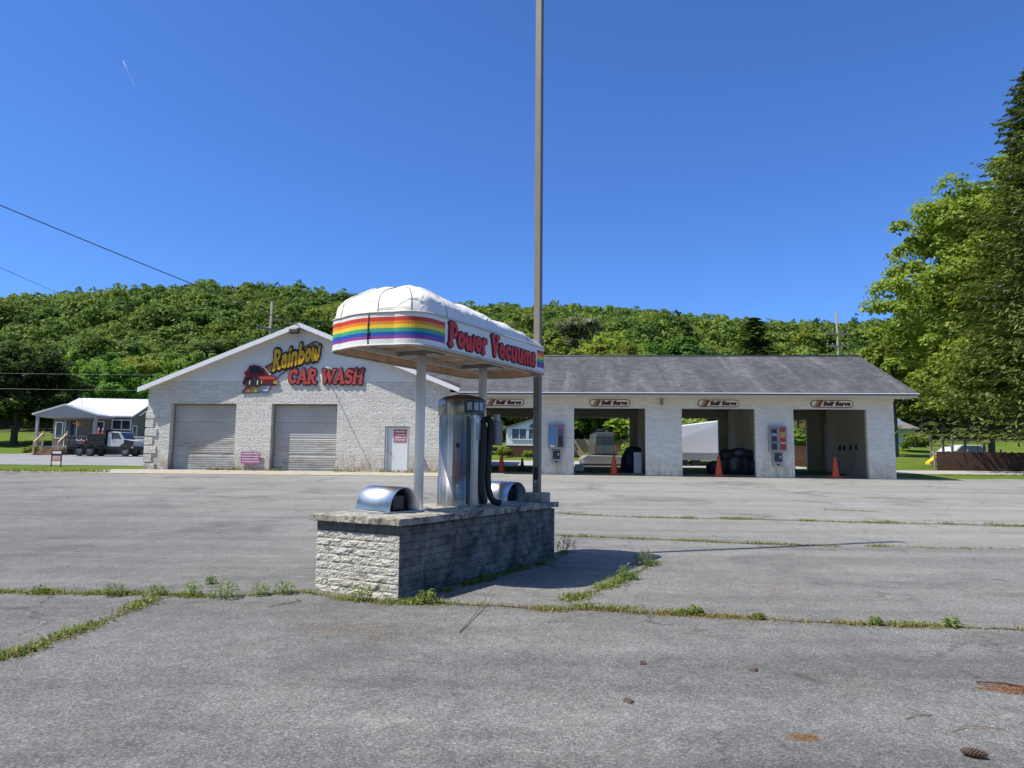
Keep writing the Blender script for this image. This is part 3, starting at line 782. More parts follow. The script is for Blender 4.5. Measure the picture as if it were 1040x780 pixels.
# warning plate between the garage doors and on the entry door
ps = on_wall('notice_plate', 'faded pink notice plate of white text lines between the two garage doors', 'sign', -12.74, .65, -.065)
mb = MB(); mb.prism([(-.48,-.27),(-.15,-.29),(.0,-.35),(.18,-.33),(.3,-.28),(.48,-.26),(.48,.28),(-.48,.28)], -.02, 0); mb.build('plate', M['pink'], ps)
def textrows(parent, rows, x0, x1, d, m, h=.055):
    r = random.Random(len(rows))
    for z in rows:
        # one row of small unreadable characters: a strip whose height changes from letter to letter
        x = x0+.02; up, lo = [], []
        while x < x1-.03:
            w = min(r.uniform(.02, .05), x1-x); t_, b_ = z+h/2+r.uniform(0, .012), z-h/2+r.uniform(0, .012)
            up += [(x, t_), (x+w, t_)]; lo += [(x, b_), (x+w, b_)]
            g = r.choice((.010, .012, .012, .045))
            up += [(x+w+.001, z+.003), (x+w+g-.001, z+.003)]; lo += [(x+w+.001, z-.003), (x+w+g-.001, z-.003)]
            x += w+g
        n = len(up); mb = MB()
        mb.add([(p[0], d-.004, p[1]) for p in up]+[(p[0], d-.004, p[1]) for p in lo], [(i, i+1, n+i+1, n+i) for i in range(n-1)])
        mb.build('text_line', M[m], parent)
textrows(ps, (.2,.07,-.06,-.19), -.44, .44, -.021, 'sign_white')
ds = on_wall('door_notice', 'faded red square notice on the white entry door', 'sign', -5.42, 1.78, .115)
mb = MB(); mb.box(-.31,.31,-.012,0,-.3,.3); mb.build('plate', M['pink_red'], ds)
textrows(ds, (.2,.05,-.08,-.2), -.27, .27, -.0125, 'sign_white', .07)
fl = on_wall('flood_light', 'small black flood light under the gable peak', 'lamp', -10.72, 6.86, -.3)
mb = MB(); mb.hexa([(-.24,-.18,-.1),(.24,-.18,-.1),(.24,.05,-.12),(-.24,.05,-.12)], [(-.22,-.14,.1),(.22,-.14,.1),(.22,.05,.12),(-.22,.05,.12)]); mb.build('lamp_housing', M['black'], fl, .02)
mb = MB(); mb.box(.2,.85,-.03,.03,.06,.13); mb.build('bracket', M['grey_box'], fl)
mb = MB(); mb.tube([(0,-.0,0),(0,-.03,-.01)], .05, 6)
vb = on_wall('wall_vent', 'small dark vent cap low on the white block wall right of the entry door', 'vent', -4.3, .62, -.06)
mb = MB(); mb.box(-.09,.09,-.05,.04,-.1,.1); mb.prism([(-.12,.08),(.12,.08),(.06,.16),(-.06,.16)], -.09, .04); mb.build('vent_cap', M['grey_box'], vb)
sc = on_wall('security_lamp', 'small dark lamp under the eave between the second and third signs', 'lamp', 7.1, 3.5, -.05)
mb = MB(); mb.box(-.06,.06,-.1,.0,-.12,.1); mb.prism([(-.08,-.16),(.08,-.16),(.05,-.12),(-.05,-.12)], -.12, -.0); mb.build('lamp_housing', M['grey_box'], sc)

# vending boxes on the piers
def vending(s, z, label, lp, rp):
    v = on_wall('vending_machine', label, 'vending machine', s, z, -.004, 'vending machines on the bay piers')
    mb = MB(); mb.box(-.40,.40,-.28,0,-.6,.6); mb.build('cabinet', M['grey_light'], v, .03)
    for x0, x1, cols2 in ((-.35,-.03,lp), (.03,.35,rp)):
        zz = -.52; n = len(cols2)
        mb = MB(); mb.box(x0, x1, -.295, -.281, -.53, .53); pn = mb.build('front_panel', M['grey_box'], v)
        for i, (c, h) in enumerate(cols2):
            m2 = MB(); m2.box(x0+.05+rnd.uniform(0,.02), x1-.04, -.302, -.2955, zz, zz+h-.02); m2.build('display_window', M[c], pn); zz += h
    return v
vending(2.14, 1.82, 'wall vending cabinet with a bright blue left panel on the pier beside the light pole', [('sign_white',.12),('panel_blue',.4),('panel_blue',.3),('panel_blue',.2)], [('screen',.55),('panel_violet',.3),('pink',.2)])
vending(12.37, 1.78, 'wall vending cabinet with a red right panel on the pier between the two right bays', [('screen',.3),('grey_box',.1),('screen',.25),('grey_light',.12),('screen',.2)], [('panel_red',.3),('sign_white',.06),('panel_red',.22),('panel_gold',.14),('panel_gold',.12),('panel_red',.2)])
def coinbox(s, z, label):
    v = on_wall('coin_box', label, 'coin box', s, z, -.004, 'coin boxes under the vending machines')
    mb = MB(); mb.box(-.24,.24,-.18,0,-.34,.34); mb.build('box_body', M['grey_light'], v, .02)
    mb = MB(); mb.box(-.17,.17,-.19,-.181,-.12,.28); sc = mb.build('dark_panel', M['screen'], v)
    mb = MB(); mb.box(.05,.13,-.197,-.191,.05,.16); mb.build('coin_slot', M['grey_light'], sc)
    mb = MB(); mb.box(-.06,.06,-.2,-.181,-.27,-.2); mb.build('coin_return', M['black'], v)
coinbox(2.15, .86, 'grey coin box below the blue fronted vending cabinet')
coinbox(12.37, .83, 'grey coin box below the red fronted vending cabinet')

# traffic cones
def cone_parts(root, h, m1, band):
    mb = MB(); b = .19*h/.7
    mb.box(-b, b, -b, b, 0, .035); mb.build('cone_base', m1, root, .008)
    mb = MB(); mb.lathe([(b*.78,.03),(b*.66,h*.15),(b*.22,h*.97),(b*.14,h)], 14); mb.add([(b*.14*math.cos(a*PI/4), b*.14*math.sin(a*PI/4), h) for a in range(8)], [tuple(range(8))]); c = mb.build('cone_body', m1, root)
    if band:
        mb = MB(); mb.lathe([(b*.46+.004,h*.52),(b*.33+.004,h*.76)], 14); mb.build('white_band', M['cone_white'], c)
CG = 'traffic cones closing the wash bays'
c0 = thing('traffic_cone', 'orange cone on the floor of the wash bay beside the vacuum machine', 'traffic cone', wpt(-.6, 1.6, .012), .3, CG); cone_parts(c0, .95, M['orange'], False)
for s, d, lab in ((4.9, .6, 'orange cone with faded tip in front of the low grey trailer'), (9.78, .35, 'bright orange cone beside the heap of dark bags'), (15.1, .3, 'orange cone alone in the empty rightmost bay')):
    c = copy_tree(c0); c.location = wpt(s, d, .012); c['label'] = lab; c.rotation_euler.z = s
c = thing('traffic_cone', 'black cone at the back of the bay beside the vacuum machine', 'traffic cone', wpt(.35, 3.2, .012), 0, CG); cone_parts(c, .75, M['black'], False)
c = thing('traffic_cone', 'short black cone at the left side of the rightmost bay', 'traffic cone', wpt(13.75, 2.0, .012), 0, CG); cone_parts(c, .72, M['black'], False)

# ------------------------------------------------------------------ vacuum island
IA = Vector((-1.25, 8.15, 0)); IR = math.atan2(.8695, .494)   # x local = along the island, y local = across it
isl = thing('vacuum_island', 'grey split face block island with a concrete cap', 'island', IA, IR)
IL, IW, IH = 3.96, 1.27, .91
mb = MB(); mb.box(.04, IL-.04, .04, IW-.04, -.1, .85); mb.build('block_core', M['mortar'], isl)
def stone_wall(mb, o, ud, nd, length, z0, course, ncourse, blen, rng, amp):
    o, ud, nd = Vector(o), Vector(ud), Vector(nd)
    for c in range(ncourse):
        x = -blen*(.5 if c % 2 else 0)
        while x < length-.01:
            a, b = max(0, x)+.0025, min(length, x+blen)-.0025
            x += blen
            if b-a < .03: continue
            nx, nz = max(3, int((b-a)/.03)), 5
            V, F = [], []
            ph = [rng.uniform(0, 6.28) for _ in range(4)]
            base = rng.uniform(.3, 1)*amp
            for j in range(nz+1):
                for i in range(nx+1):
                    u, v = i/nx, j/nz
                    edge = min(1, min(u, 1-u)*(b-a)/.025, min(v, 1-v)*course/.02)
                    d = edge*(base*(.6+.6*math.sin(u*7+ph[0])*math.cos(v*4+ph[1])+.3*math.sin(u*17+ph[2]+v*5)) + rng.uniform(-.5, .6)*amp*.6)
                    p = o + ud*(a+(b-a)*u) + Vector((0, 0, z0+c*course+.0025+(course-.005)*v)) + nd*d
                    V.append(p)
            for j in range(nz):
                for i in range(nx):
                    F.append((j*(nx+1)+i, j*(nx+1)+i+1, (j+1)*(nx+1)+i+1, (j+1)*(nx+1)+i))
            # sides of the block
            n1 = nx+1
            for seq in ([j*n1 for j in range(nz+1)], [j*n1+nx for j in range(nz+1)], list(range(n1)), [nz*n1+i for i in range(n1)]):
                k = len(V)
                for q in seq: V.append(Vector(V[q]) - nd*(nd.dot(Vector(V[q])-o)+.03))
                for q in range(len(seq)-1): F.append((seq[q], seq[q+1], k+q+1, k+q))
            mb.add(V, F)
rg = random.Random(3)
NC, CH = 8, .0915
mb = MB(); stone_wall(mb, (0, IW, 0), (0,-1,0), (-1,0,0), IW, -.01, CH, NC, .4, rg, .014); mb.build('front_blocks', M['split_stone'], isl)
M['side_stone'] = mat('weathered_shade_side_stone', (.22,.212,.2), .9, var=.5, scale=8, bmp=.8, bscale=40, bdist=.02, dirt=(.035,.036,.034), dirtcut=(.38,.66), dscale=3.2)  # base darkened to carry this side's shade, on top of real dark stains
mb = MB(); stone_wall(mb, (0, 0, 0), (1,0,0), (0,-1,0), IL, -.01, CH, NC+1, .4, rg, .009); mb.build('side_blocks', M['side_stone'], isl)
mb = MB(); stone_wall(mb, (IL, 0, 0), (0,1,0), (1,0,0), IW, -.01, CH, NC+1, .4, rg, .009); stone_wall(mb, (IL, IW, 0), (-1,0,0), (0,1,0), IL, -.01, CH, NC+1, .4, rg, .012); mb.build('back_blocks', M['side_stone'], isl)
mb = MB()
for k in range(4): mb.box(-.004, .05, .004+k*.317, .004+k*.317+.311, NC*CH-.003, NC*CH+.098)
mb.build('dark_course', M['dark_concrete'], isl, .004)
def rough_slab(x0, x1, y0, y1, z0, z1, nx, ny, rng, amp):
    mb = MB(); V = {}; vs = []
    def P(i, j, k):
        key = (i, j, k)
        if key not in V:
            a = amp
            V[key] = len(vs)
            vs.append((x0+(x1-x0)*i/nx+rng.uniform(-a,a), y0+(y1-y0)*j/ny+rng.uniform(-a,a), (z0, z1)[k]+rng.uniform(-a,a)*.6))
        return V[key]
    F = []
    for i in range(nx):
        for j in range(ny):
            F += [(P(i,j,1),P(i+1,j,1),P(i+1,j+1,1),P(i,j+1,1)), (P(i,j,0),P(i,j+1,0),P(i+1,j+1,0),P(i+1,j,0))]
    for i in range(nx): F += [(P(i,0,0),P(i+1,0,0),P(i+1,0,1),P(i,0,1)), (P(i+1,ny,0),P(i,ny,0),P(i,ny,1),P(i+1,ny,1))]
    for j in range(ny): F += [(P(0,j+1,0),P(0,j,0),P(0,j,1),P(0,j+1,1)), (P(nx,j,0),P(nx,j+1,0),P(nx,j+1,1),P(nx,j,1))]
    mb.add(vs, F); return mb
M['cap_concrete'] = mat('old_cap_concrete', (.4,.375,.31), .9, var=.3, scale=9, bmp=.8, bscale=50, bdist=.02, dirt=(.09,.085,.075), dirtcut=(.45,.62), dscale=6)
rough_slab(-.07, IL+.06, -.05, IW+.06, NC*CH+.1, IH, 80, 24, rg, .007).build('cap_slab', M['cap_concrete'], isl, .008)

def island(x, y, z=0):
    c, s = math.cos(IR), math.sin(IR)
    return (IA.x+x*c-y*s, IA.y+x*s+y*c, z)
# canopy
cn = thing('vacuum_canopy', 'white canopy with a rainbow band reading Power Vacuums on two posts', 'canopy', island(0, 0, IH), IR)
CZ0, CZ1 = 2.955-IH, 3.335-IH
CX0, CX1, CY0, CY1 = .14, 3.70, -.06, 1.46
def outline(off=0, n=12):
    """plan of the canopy: straight sides, bowed ends with round corners; returns (x, y) counter-clockwise from the near end of the right side"""
    r = .34; pts = []
    x0, x1, y0, y1 = CX0+off, CX1-off, CY0+off, CY1-off
    r = max(.05, r-off)
    bow = max(0, .1-off*.3)
    for i in range(29): pts.append((x0+r+(x1-x0-2*r)*i/28, y0))
    for i in range(1, n): a = R(-90+90*i/n); pts.append((x1-r+r*math.cos(a), y0+r+r*math.sin(a)))
    for i in range(9):
        t = i/8; pts.append((x1+bow*math.sin(PI*t), y0+r+(y1-y0-2*r)*t))
    for i in range(1, n): a = R(0+90*i/n); pts.append((x1-r+r*math.cos(a), y1-r+r*math.sin(a)))
    for i in range(29): pts.append((x1-r-(x1-x0-2*r)*i/28, y1))
    for i in range(1, n): a = R(90+90*i/n); pts.append((x0+r+r*math.cos(a), y1-r+r*math.sin(a)))
    for i in range(9):
        t = i/8; pts.append((x0-bow*math.sin(PI*t), y1-r-(y1-y0-2*r)*t))
    for i in range(1, n): a = R(180+90*i/n); pts.append((x0+r+r*math.cos(a), y0+r+r*math.sin(a)))
    return pts
OUT = outline(); NO = len(OUT)
# refine the straight side so that the rainbow block ends cleanly
bands = [(0,.13,0),(.13,.265,1),(.265,.37,2),(.37,.49,3),(.49,.612,4),(.612,.735,5),(.735,.835,6),(.835,1,0)]
FM = [M['fascia_white']]+[M[c] for c in cols]
mb = MB()
X_END1, X_ST2 = .72, 3.2
for i in range(NO):
    p, q = OUT[i], OUT[(i+1) % NO]
    segs = [(p, q)]
    for xc in (X_END1, X_ST2):
        ns = []
        for (a, b) in segs:
            if (a[0]-xc)*(b[0]-xc) < -1e-9:
                t = (xc-a[0])/(b[0]-a[0]); m_ = (xc, a[1]+(b[1]-a[1])*t); ns += [(a, m_), (m_, b)]
            else: ns.append((a, b))
        segs = ns
    for (a, b) in segs:
        mx = (a[0]+b[0])/2
        rainbow = mx < X_END1 or mx > X_ST2
        for (f0, f1, mi) in bands:
            if f0 == 0 and False: pass
            z0, z1 = CZ1-(CZ1-CZ0)*f1, CZ1-(CZ1-CZ0)*f0
            mb.add([(a[0],a[1],z0),(b[0],b[1],z0),(b[0],b[1],z1),(a[0],a[1],z1)], [(0,1,2,3)], mi if rainbow else 0)
        IN = .035
        cxm, cym = (CX0+CX1)/2, (CY0+CY1)/2
fas = mb.build('fascia', FM, cn)
mb = MB(); lin = [((x-(CX0+CX1)/2)*.982+(CX0+CX1)/2, (y-(CY0+CY1)/2)*.955+(CY0+CY1)/2) for x, y in OUT]
for i in range(NO):
    a, b = lin[i], lin[(i+1) % NO]; mb.add([(a[0],a[1],CZ0),(b[0],b[1],CZ0),(b[0],b[1],CZ0+.3),(a[0],a[1],CZ0+.3)], [(0,1,2,3)])
mb.build('fascia_liner', M['plywood'], cn)
# bottom lip and top lip
for zc, nm in ((CZ0-.012, 'bottom_lip'), (CZ1+.008, 'top_lip')):
    mb = MB(); pts = OUT+[OUT[0]]
    mb.tube([(x, y, zc) for x, y in pts], .014, 6, cap=False); mb.build(nm, M['beam_white'], cn)
# dark torn seam in the rainbow band
mb = MB(); sx, sy = OUT[0], None
sp_ = [p for p in OUT if p[0] < CX0 and CY0+.5 < p[1] < CY0+.75][0]
mb.tube([(sp_[0]-.006, sp_[1], CZ0), (sp_[0]-.008, sp_[1]+.01, CZ0+.12), (sp_[0]-.006, sp_[1], CZ1)], .006, 5)
for z, r in ((CZ0+.13,.022),(CZ0+.16,.016),(CZ0+.25,.014),(CZ0+.2,.01),(CZ0+.08,.009)): mb.lathe([(0,z-r*1.6),(r,z-r*.4),(r*.8,z+r*.7),(0,z+r*1.6)], 7, sp_[0], sp_[1], 0)
mb.build('torn_seam', M['black'], cn)
# lettering on the right side
lettering('lettering', 'Power Vacuums', 2.36, .29, lambda u, v, d: (.775+u, CY0-.001-d, CZ0+.055+v), [M['black'], M['red']], .02, .062, 26, .05, None, cn)
# canvas dome
def dome_h(x):
    # height of the hoops along the canopy: high at the near end, sagging in the middle, low at the far end
    k = [(0,.47),(.18,.48),(.26,.40),(.34,.43),(.45,.42),(.55,.36),(.66,.37),(.76,.29),(.86,.27),(.93,.2),(1,.2)]
    t = min(1, max(0, (x-CX0)/(CX1-CX0)))
    for i in range(len(k)-1):
        if t <= k[i+1][0]:
            s = (t-k[i][0])/(k[i+1][0]-k[i][0]); s = s*s*(3-2*s)
            return k[i][1]+(k[i+1][1]-k[i][1])*s
    return k[-1][1]
NR = 16; V, F = [], []
rr = random.Random(5)
def wr(x, y): return .016*math.sin(x*7.1+y*3.3)+.012*math.sin(x*13+1.7-y*8)+.01*math.sin(y*17+x*5)
for j in range(NR+1):
    t = j/NR
    off = .012+(.715-.012)*(1-math.cos(t*PI/2))
    off = .012+.69*(t**1.15)
    o = outline(min(off, .70)) if off < .34 else None
    ring = []
    for (x, y) in OUT:
        cx = min(max(x, CX0+.72), CX1-.72); cy = (CY0+CY1)/2
        dx, dy = x-cx, y-cy
        k = 1-off/.72
        px, py = cx+dx*k, cy+dy*k
        prof = math.sqrt(max(0, 1-(1-off/.72)**2))
        prof = 0 if j == 0 else prof**.85
        h = dome_h(px)*prof
        ring.append((px, py, CZ1-.004+h+wr(px, py)*prof*1.3))
    V += ring
for j in range(NR):
    for i in range(NO): F.append((j*NO+i, j*NO+(i+1)%NO, (j+1)*NO+(i+1)%NO, (j+1)*NO+i))
F.append(tuple(NR*NO+i for i in range(NO)))
mb = MB(); mb.add(V, F, 0, True); cv = mb.build('canvas_top', M['canvas'], cn)
# hoop straps over the near end and along the top
def strap(idx):
    pts = [(V[j*NO+idx][0], V[j*NO+idx][1], V[j*NO+idx][2]+.004) for j in range(NR+1)]
    m2 = MB(); m2.tube(pts, .0055, 5); m2.build('seam_strap', M['seam_grey'], cn)
for i, p in enumerate(OUT):
    pass
near = [i for i, p in enumerate(OUT) if p[0] < CX0+.35]
for i in (near[0], near[0]+1): pass
for fr in (.12, .34, .56, .78): strap(sorted(near, key=lambda q: (q-NO//2) % NO)[int(fr*len(near))])
strap(3); strap(NO-6-29+14) if False else None
strap(24)
# ceiling and frame under the canopy
mb = MB(); inn = [(x*.985+.03, y*.98+.013) for x, y in OUT]
mb.prism([((x-(CX0+CX1)/2)*.975+(CX0+CX1)/2, (y-(CY0+CY1)/2)*.94+(CY0+CY1)/2) for x, y in OUT], CZ0+.2, CZ0+.22, 'z'); mb.build('ceiling_panel', M['plywood'], cn)
for y in (CY0+.36, CY1-.36):
    mb = MB(); mb.box(CX0+.03, CX1-.03, y-.02, y+.02, CZ0+.03, CZ0+.085); mb.build('long_beam', M['beam_white'], cn)
for k in range(8):
    x = CX0+.15+k*(CX1-CX0-.3)/7
    mb = MB(); e_ = .34 if k in (0, 7) else .05; mb.box(x-.02, x+.02, CY0+e_, CY1-e_, CZ0+.09, CZ0+.135); mb.build('cross_joist', M['beam_white'], cn)
PT = [(1.32, .745), (2.87, .72)]
for (x, y) in PT:
    mb = MB(); mb.tube([(x, y, .012), (x, y, CZ0+.1)], .066, 20); p = mb.build('post', M['white_paint'], cn)
    mb = MB(); mb.box(x-.13, x+.13, y-.13, y+.13, .0, .012); mb.build('foot_plate', M['beam_white'], p)
    mb = MB(); mb.box(x-.12, x+.12, y-.3, y+.3, CZ0+.035, CZ0+.095); mb.build('head_plate', M['grey_box'], p)

# vacuum machine
VX, VY, VR = 2.42, .79, .342
vm = thing('vacuum_machine', 'tall stainless steel vacuum cylinder with a rusty lid on the island', 'vacuum machine', island(VX, VY, IH), IR)
mb = MB(); mb.lathe([(VR+.012,.0),(VR+.012,.42),(VR,.425),(VR,1.32)], 40); mb.build('drum', M['stainless'], vm)
mb = MB(); mb.lathe([(VR,1.318),(VR+.02,1.322),(VR+.02,1.545),(VR+.006,1.55)], 40); mb.build('top_band', M['stainless'], vm)
mb = MB(); mb.lathe([(VR+.012,1.55),(VR*.8,1.60),(VR*.35,1.632),(0.001,1.64)], 40); mb.build('lid', M['rust_lid'], vm)
def vloc(px, py): return px, py
# direction from the machine to the open (lot) side, in local axes: across the island is -y
mb = MB()
def curved_panel(a0, a1, z0, z1, r, th=.015):
    m = MB(); n = 10; V, F = [], []
    for i in range(n+1):
        a = R(a0+(a1-a0)*i/n)
        for (rad) in (r, r+th):
            V += [(rad*math.cos(a), rad*math.sin(a), z0), (rad*math.cos(a), rad*math.sin(a), z1)]
    for i in range(n):
        b = i*4
        F += [(b+2,b+6,b+7,b+3), (b+1,b+3,b+7,b+5), (b,b+4,b+6,b+2)]
    F += [(0,2,3,1), (n*4,n*4+1,n*4+3,n*4+2)]
    m.add(V, F, 0, False); return m
bandp = curved_panel(218, 272, 1.345, 1.535, VR+.021).build('display_window', M['screen'], vm)
for a in (224, 240, 255): curved_panel(a, a+11, 1.39, 1.50, VR+.037, .004).build('window_pane', M['grey_light'], bandp)
curved_panel(234, 282, .03, 1.27, VR+.002, .03).build('door_panel', M['stainless'], vm)
curved_panel(225, 231, .03, 1.3, VR+.001, .012).build('vertical_groove', M['screen'], vm)
mb = MB(); a = R(204); cx, cy = VR*math.cos(a), VR*math.sin(a); mb.lathe([(0,.84),(.028,.85),(.028,.9),(0,.91)], 10, cx, cy); mb.build('lock', M['black'], vm)
mb = MB(); mb.lathe([(.0,.27),(.02,.28),(.02,.31),(0,.32)], 8, (VR+.012)*math.cos(R(207)), (VR+.012)*math.sin(R(207))); mb.build('badge', M['galv'], vm)
curved_panel(248, 268, .95, 1.2, VR+.033, .004).build('instruction_plate', M['grey_light'], vm)
# coin unit and hoses on the right
bx, by = .12, -.46
mb = MB(); mb.box(bx-.02, bx+.16, by-.09, by+.07, .88, 1.24); cb_ = mb.build('coin_unit', M['grey_box'], vm, .02)
mb = MB(); mb.box(bx+.02, bx+.1, by-.07, by+.0, 1.24, 1.34); mb.build('coin_unit_cap', M['grey_light'], cb_)
def hose(pts, r, n=90):
    P = []
    m = len(pts)-1
    for i in range(n+1):
        t = i/n*m; k = min(int(t), m-1); f = t-k
        p0, p1, p2, p3 = (Vector(pts[max(0, k-1)]), Vector(pts[k]), Vector(pts[k+1]), Vector(pts[min(m, k+2)]))
        P.append(.5*((2*p1)+(p2-p0)*f+(2*p0-5*p1+4*p2-p3)*f*f+(3*p1-p0-3*p2+p3)*f**3))
    mb = MB(); mb.tube(P, [r*(1+.14*(i % 2)) for i in range(n+1)], 10); return mb
hose([(.08,-.30,1.22),(.1,-.40,1.27),(.07,-.46,1.1),(.04,-.45,.7),(.05,-.44,.35),(.09,-.48,.1),(.2,-.56,.04)], .042).build('hose', M['dark_rubber'], vm)
hose([(-.02,-.30,1.2),(-.02,-.38,1.22),(-.04,-.41,1.0),(-.05,-.39,.6),(-.05,-.39,.25),(-.01,-.42,.04)], .04).build('hose', M['dark_rubber'], vm)
mb = MB(); mb.box(-.02, .14, -.38, -.3, .05, 1.16); mb.build('hose_backplate', M['grey_box'], vm)

# round-topped metal hoods
def hood(x, y, label, proto=None):
    h = thing('metal_hood', label, 'metal hood', island(x, y, IH), IR-R(13), 'arched metal hoods on the island')
    a_, b_, n, ln = .24, .3, 20, .7
    V, F = [], []
    for i in range(n+1):
        th = PI*i/n
        for yy, k in ((-ln/2,1), (ln/2,1), (-ln/2,.965), (ln/2,.965)):
            V.append((a_*k*math.cos(th), yy, .022+b_*k*math.sin(th)))
    for i in range(n):
        b = 4*i
        F += [(b,b+1,b+5,b+4), (b+2,b+6,b+7,b+3), (b,b+4,b+6,b+2)]
    mb = MB(); mb.add(V, F, 0, True); mb.build('hood_shell', M['hood_metal'], h)
    poly = [(a_*.95*math.cos(PI*i/n), .022+b_*.95*math.sin(PI*i/n)) for i in range(n+1)]
    mb = MB(); mb.prism(poly, ln/2-.02, ln/2-.03); mb.build('back_plate', M['dark_rubber'], h)
    mb = MB(); mb.box(-.07, .11, -.2, .05, .022, .21); mb.build('control_box', M['screen'], h, .012)
    mb = MB(); mb.box(-.36, .3, -.38, -.3, .0, .022); mb.box(-.36, -.28, -.298, .44, .0, .02); mb.box(.24, .3, -.298, .4, .0, .021); mb.build('base_rail', M['grey_light'], h)
    mb = MB(); mb.box(-.2, .2, -.26, .25, .004, .02); mb.build('rubber_mat', M['dark_rubber'], h)
    return h
hood(.80, .84, 'arched metal hood nearest the camera on the island, in front of the canopy post')
hood(3.62, .8, 'arched metal hood farther back on the island, between the vacuum machine and the light pole')

# light pole
lp = thing('light_pole', 'tall bronze light pole on a concrete block at the far end of the island', 'light pole', island(3.86, .27, IH), R(-25))
mb = MB(); mb.box(-.17,.17,-.17,.17,0,.15); mb.build('base_block', M['concrete'], lp, .015)
mb = MB(); mb.hexa([(-.056,-.056,.15),(.056,-.056,.15),(.056,.056,.15),(-.056,.056,.15)], [(-.055,-.055,11.1),(.055,-.055,11.1),(.055,.055,11.1),(-.055,.055,11.1)]); sh = mb.build('shaft', M['bronze'], lp, .008)
mb = MB(); mb.box(-.035,.035,-.064,-.0565,.36,.56); mb.build('hand_hole', M['black'], sh)
mb = MB(); mb.lathe([(0,.30),(.018,.31),(.018,.33),(0,.34)], 8, -.0, -.06); mb.build('bolt', M['galv'], sh)
mb = MB(); mb.box(-.08,.16,-.07,.07,11.1,11.2); mb.build('lamp_head', M['bronze'], lp, .02)

# ------------------------------------------------------------------ weeds and litter in the asphalt joints
JOINTS = {
 'main': [(-13,8.5),(-9,8.3),(-5.86,8.37),(-5.17,8.35),(-4.62,8.37),(-4.04,8.35),(-3.42,8.21),(-2.91,8.35),(-2.54,8.61),(-2.3,8.49)],
 'front': [(-2.4,8.6),(-1.85,8.17),(-1.21,7.98),(-.84,8.0),(-.4,7.93)],
 'right': [(-.4,7.93),(.02,7.85),(.44,7.71),(.87,7.83),(1.36,7.61),(1.86,7.55),(2.33,7.43),(2.78,7.31),(3.32,7.21),(3.78,7.15),(4.25,7.13),(4.59,7.07),(5.3,6.95),(8,6.7),(12,6.3)],
 'left': [(-4.6,1.0),(-4.3,3.2),(-4.1,5.2),(-3.91,5.98),(-3.91,6.36),(-3.88,6.91),(-3.9,7.47),(-3.95,8.17)],
 'far1': [(.98,14.44),(1.59,14.34),(2.53,14.12),(3.44,13.9),(4.47,13.58),(5.18,13.5),(6.01,13.3)],
 'far1b': [(6.57,13.34),(7.17,13.38),(7.93,13.18),(8.68,13.24),(9.8,13.16),(17,12.8)],
 'far2': [(1.25,18.59),(2.51,18.09),(3.22,17.95),(4.42,17.83),(6.11,17.77),(8.09,17.33),(9.22,17.23),(10.33,17.13),(11.19,17.01),(13.5,16.5),(22,15.8)],
 'far3': [(8.56,20.09),(9.32,19.93),(10.21,19.55)],
 'diag': [(.63,8.19),(.96,8.68),(1.35,9.34),(1.76,10.2),(2.24,11.23)],
 'side': [(-1.15,8.05),(-.86,8.6),(-.43,9.35),(.08,10.3),(.68,11.3),(.95,12.3)],
}
DENS = {'main': (950, .085, .5), 'front': (620, .075, .5), 'right': (620, .085, .26), 'left': (700, .085, .42), 'far1': (420, .09, .3), 'far1b': (240, .07, .3), 'far2': (300, .12, .45), 'far3': (160,.08,.4), 'diag': (480, .10, .5), 'side': (300, .07, .8)}
def along(pts, t):
    seg = [math.dist(pts[i], pts[i+1]) for i in range(len(pts)-1)]; tot = sum(seg); d = t*tot
    for i, s in enumerate(seg):
        if d <= s or i == len(seg)-1:
            f = d/s; a, b = pts[i], pts[i+1]
            return (a[0]+(b[0]-a[0])*f, a[1]+(b[1]-a[1])*f), tot
        d -= s
def blade(V, F, x, y, z, h, w, lean, az, rng):
    dx, dy = math.cos(az)*lean*h, math.sin(az)*lean*h
    px, py = -math.sin(az)*w/2, math.cos(az)*w/2
    n = len(V)
    V += [(x-px,y-py,z),(x+px,y+py,z),(x+px*.8+dx*.35,y+py*.8+dy*.35,z+h*.6),(x-px*.8+dx*.35,y-py*.8+dy*.35,z+h*.6),
          (x+dx+px*.1,y+dy+py*.1,z+h*(1-.3*lean)),(x+dx-px*.1,y+dy-py*.1,z+h*(1-.3*lean))]
    F += [(n,n+1,n+2,n+3),(n+3,n+2,n+4,n+5)]
def leafq(V, F, x, y, z, l, w, az, el):
    d = Vector((math.cos(az)*math.cos(el), math.sin(az)*math.cos(el), math.sin(el)))
    s = Vector((-math.sin(az), math.cos(az), 0)); p = Vector((x, y, z)); n = len(V)
    dr = Vector((0, 0, -.25*l))
    V += [tuple(p), tuple(p+d*l*.5+s*w/2), tuple(p+d*l+dr), tuple(p+d*l*.5-s*w/2)]
    F += [(n,n+1,n+2,n+3)]
gw = random.Random(11)
VG, FG, VD, FD = [], [], [], []
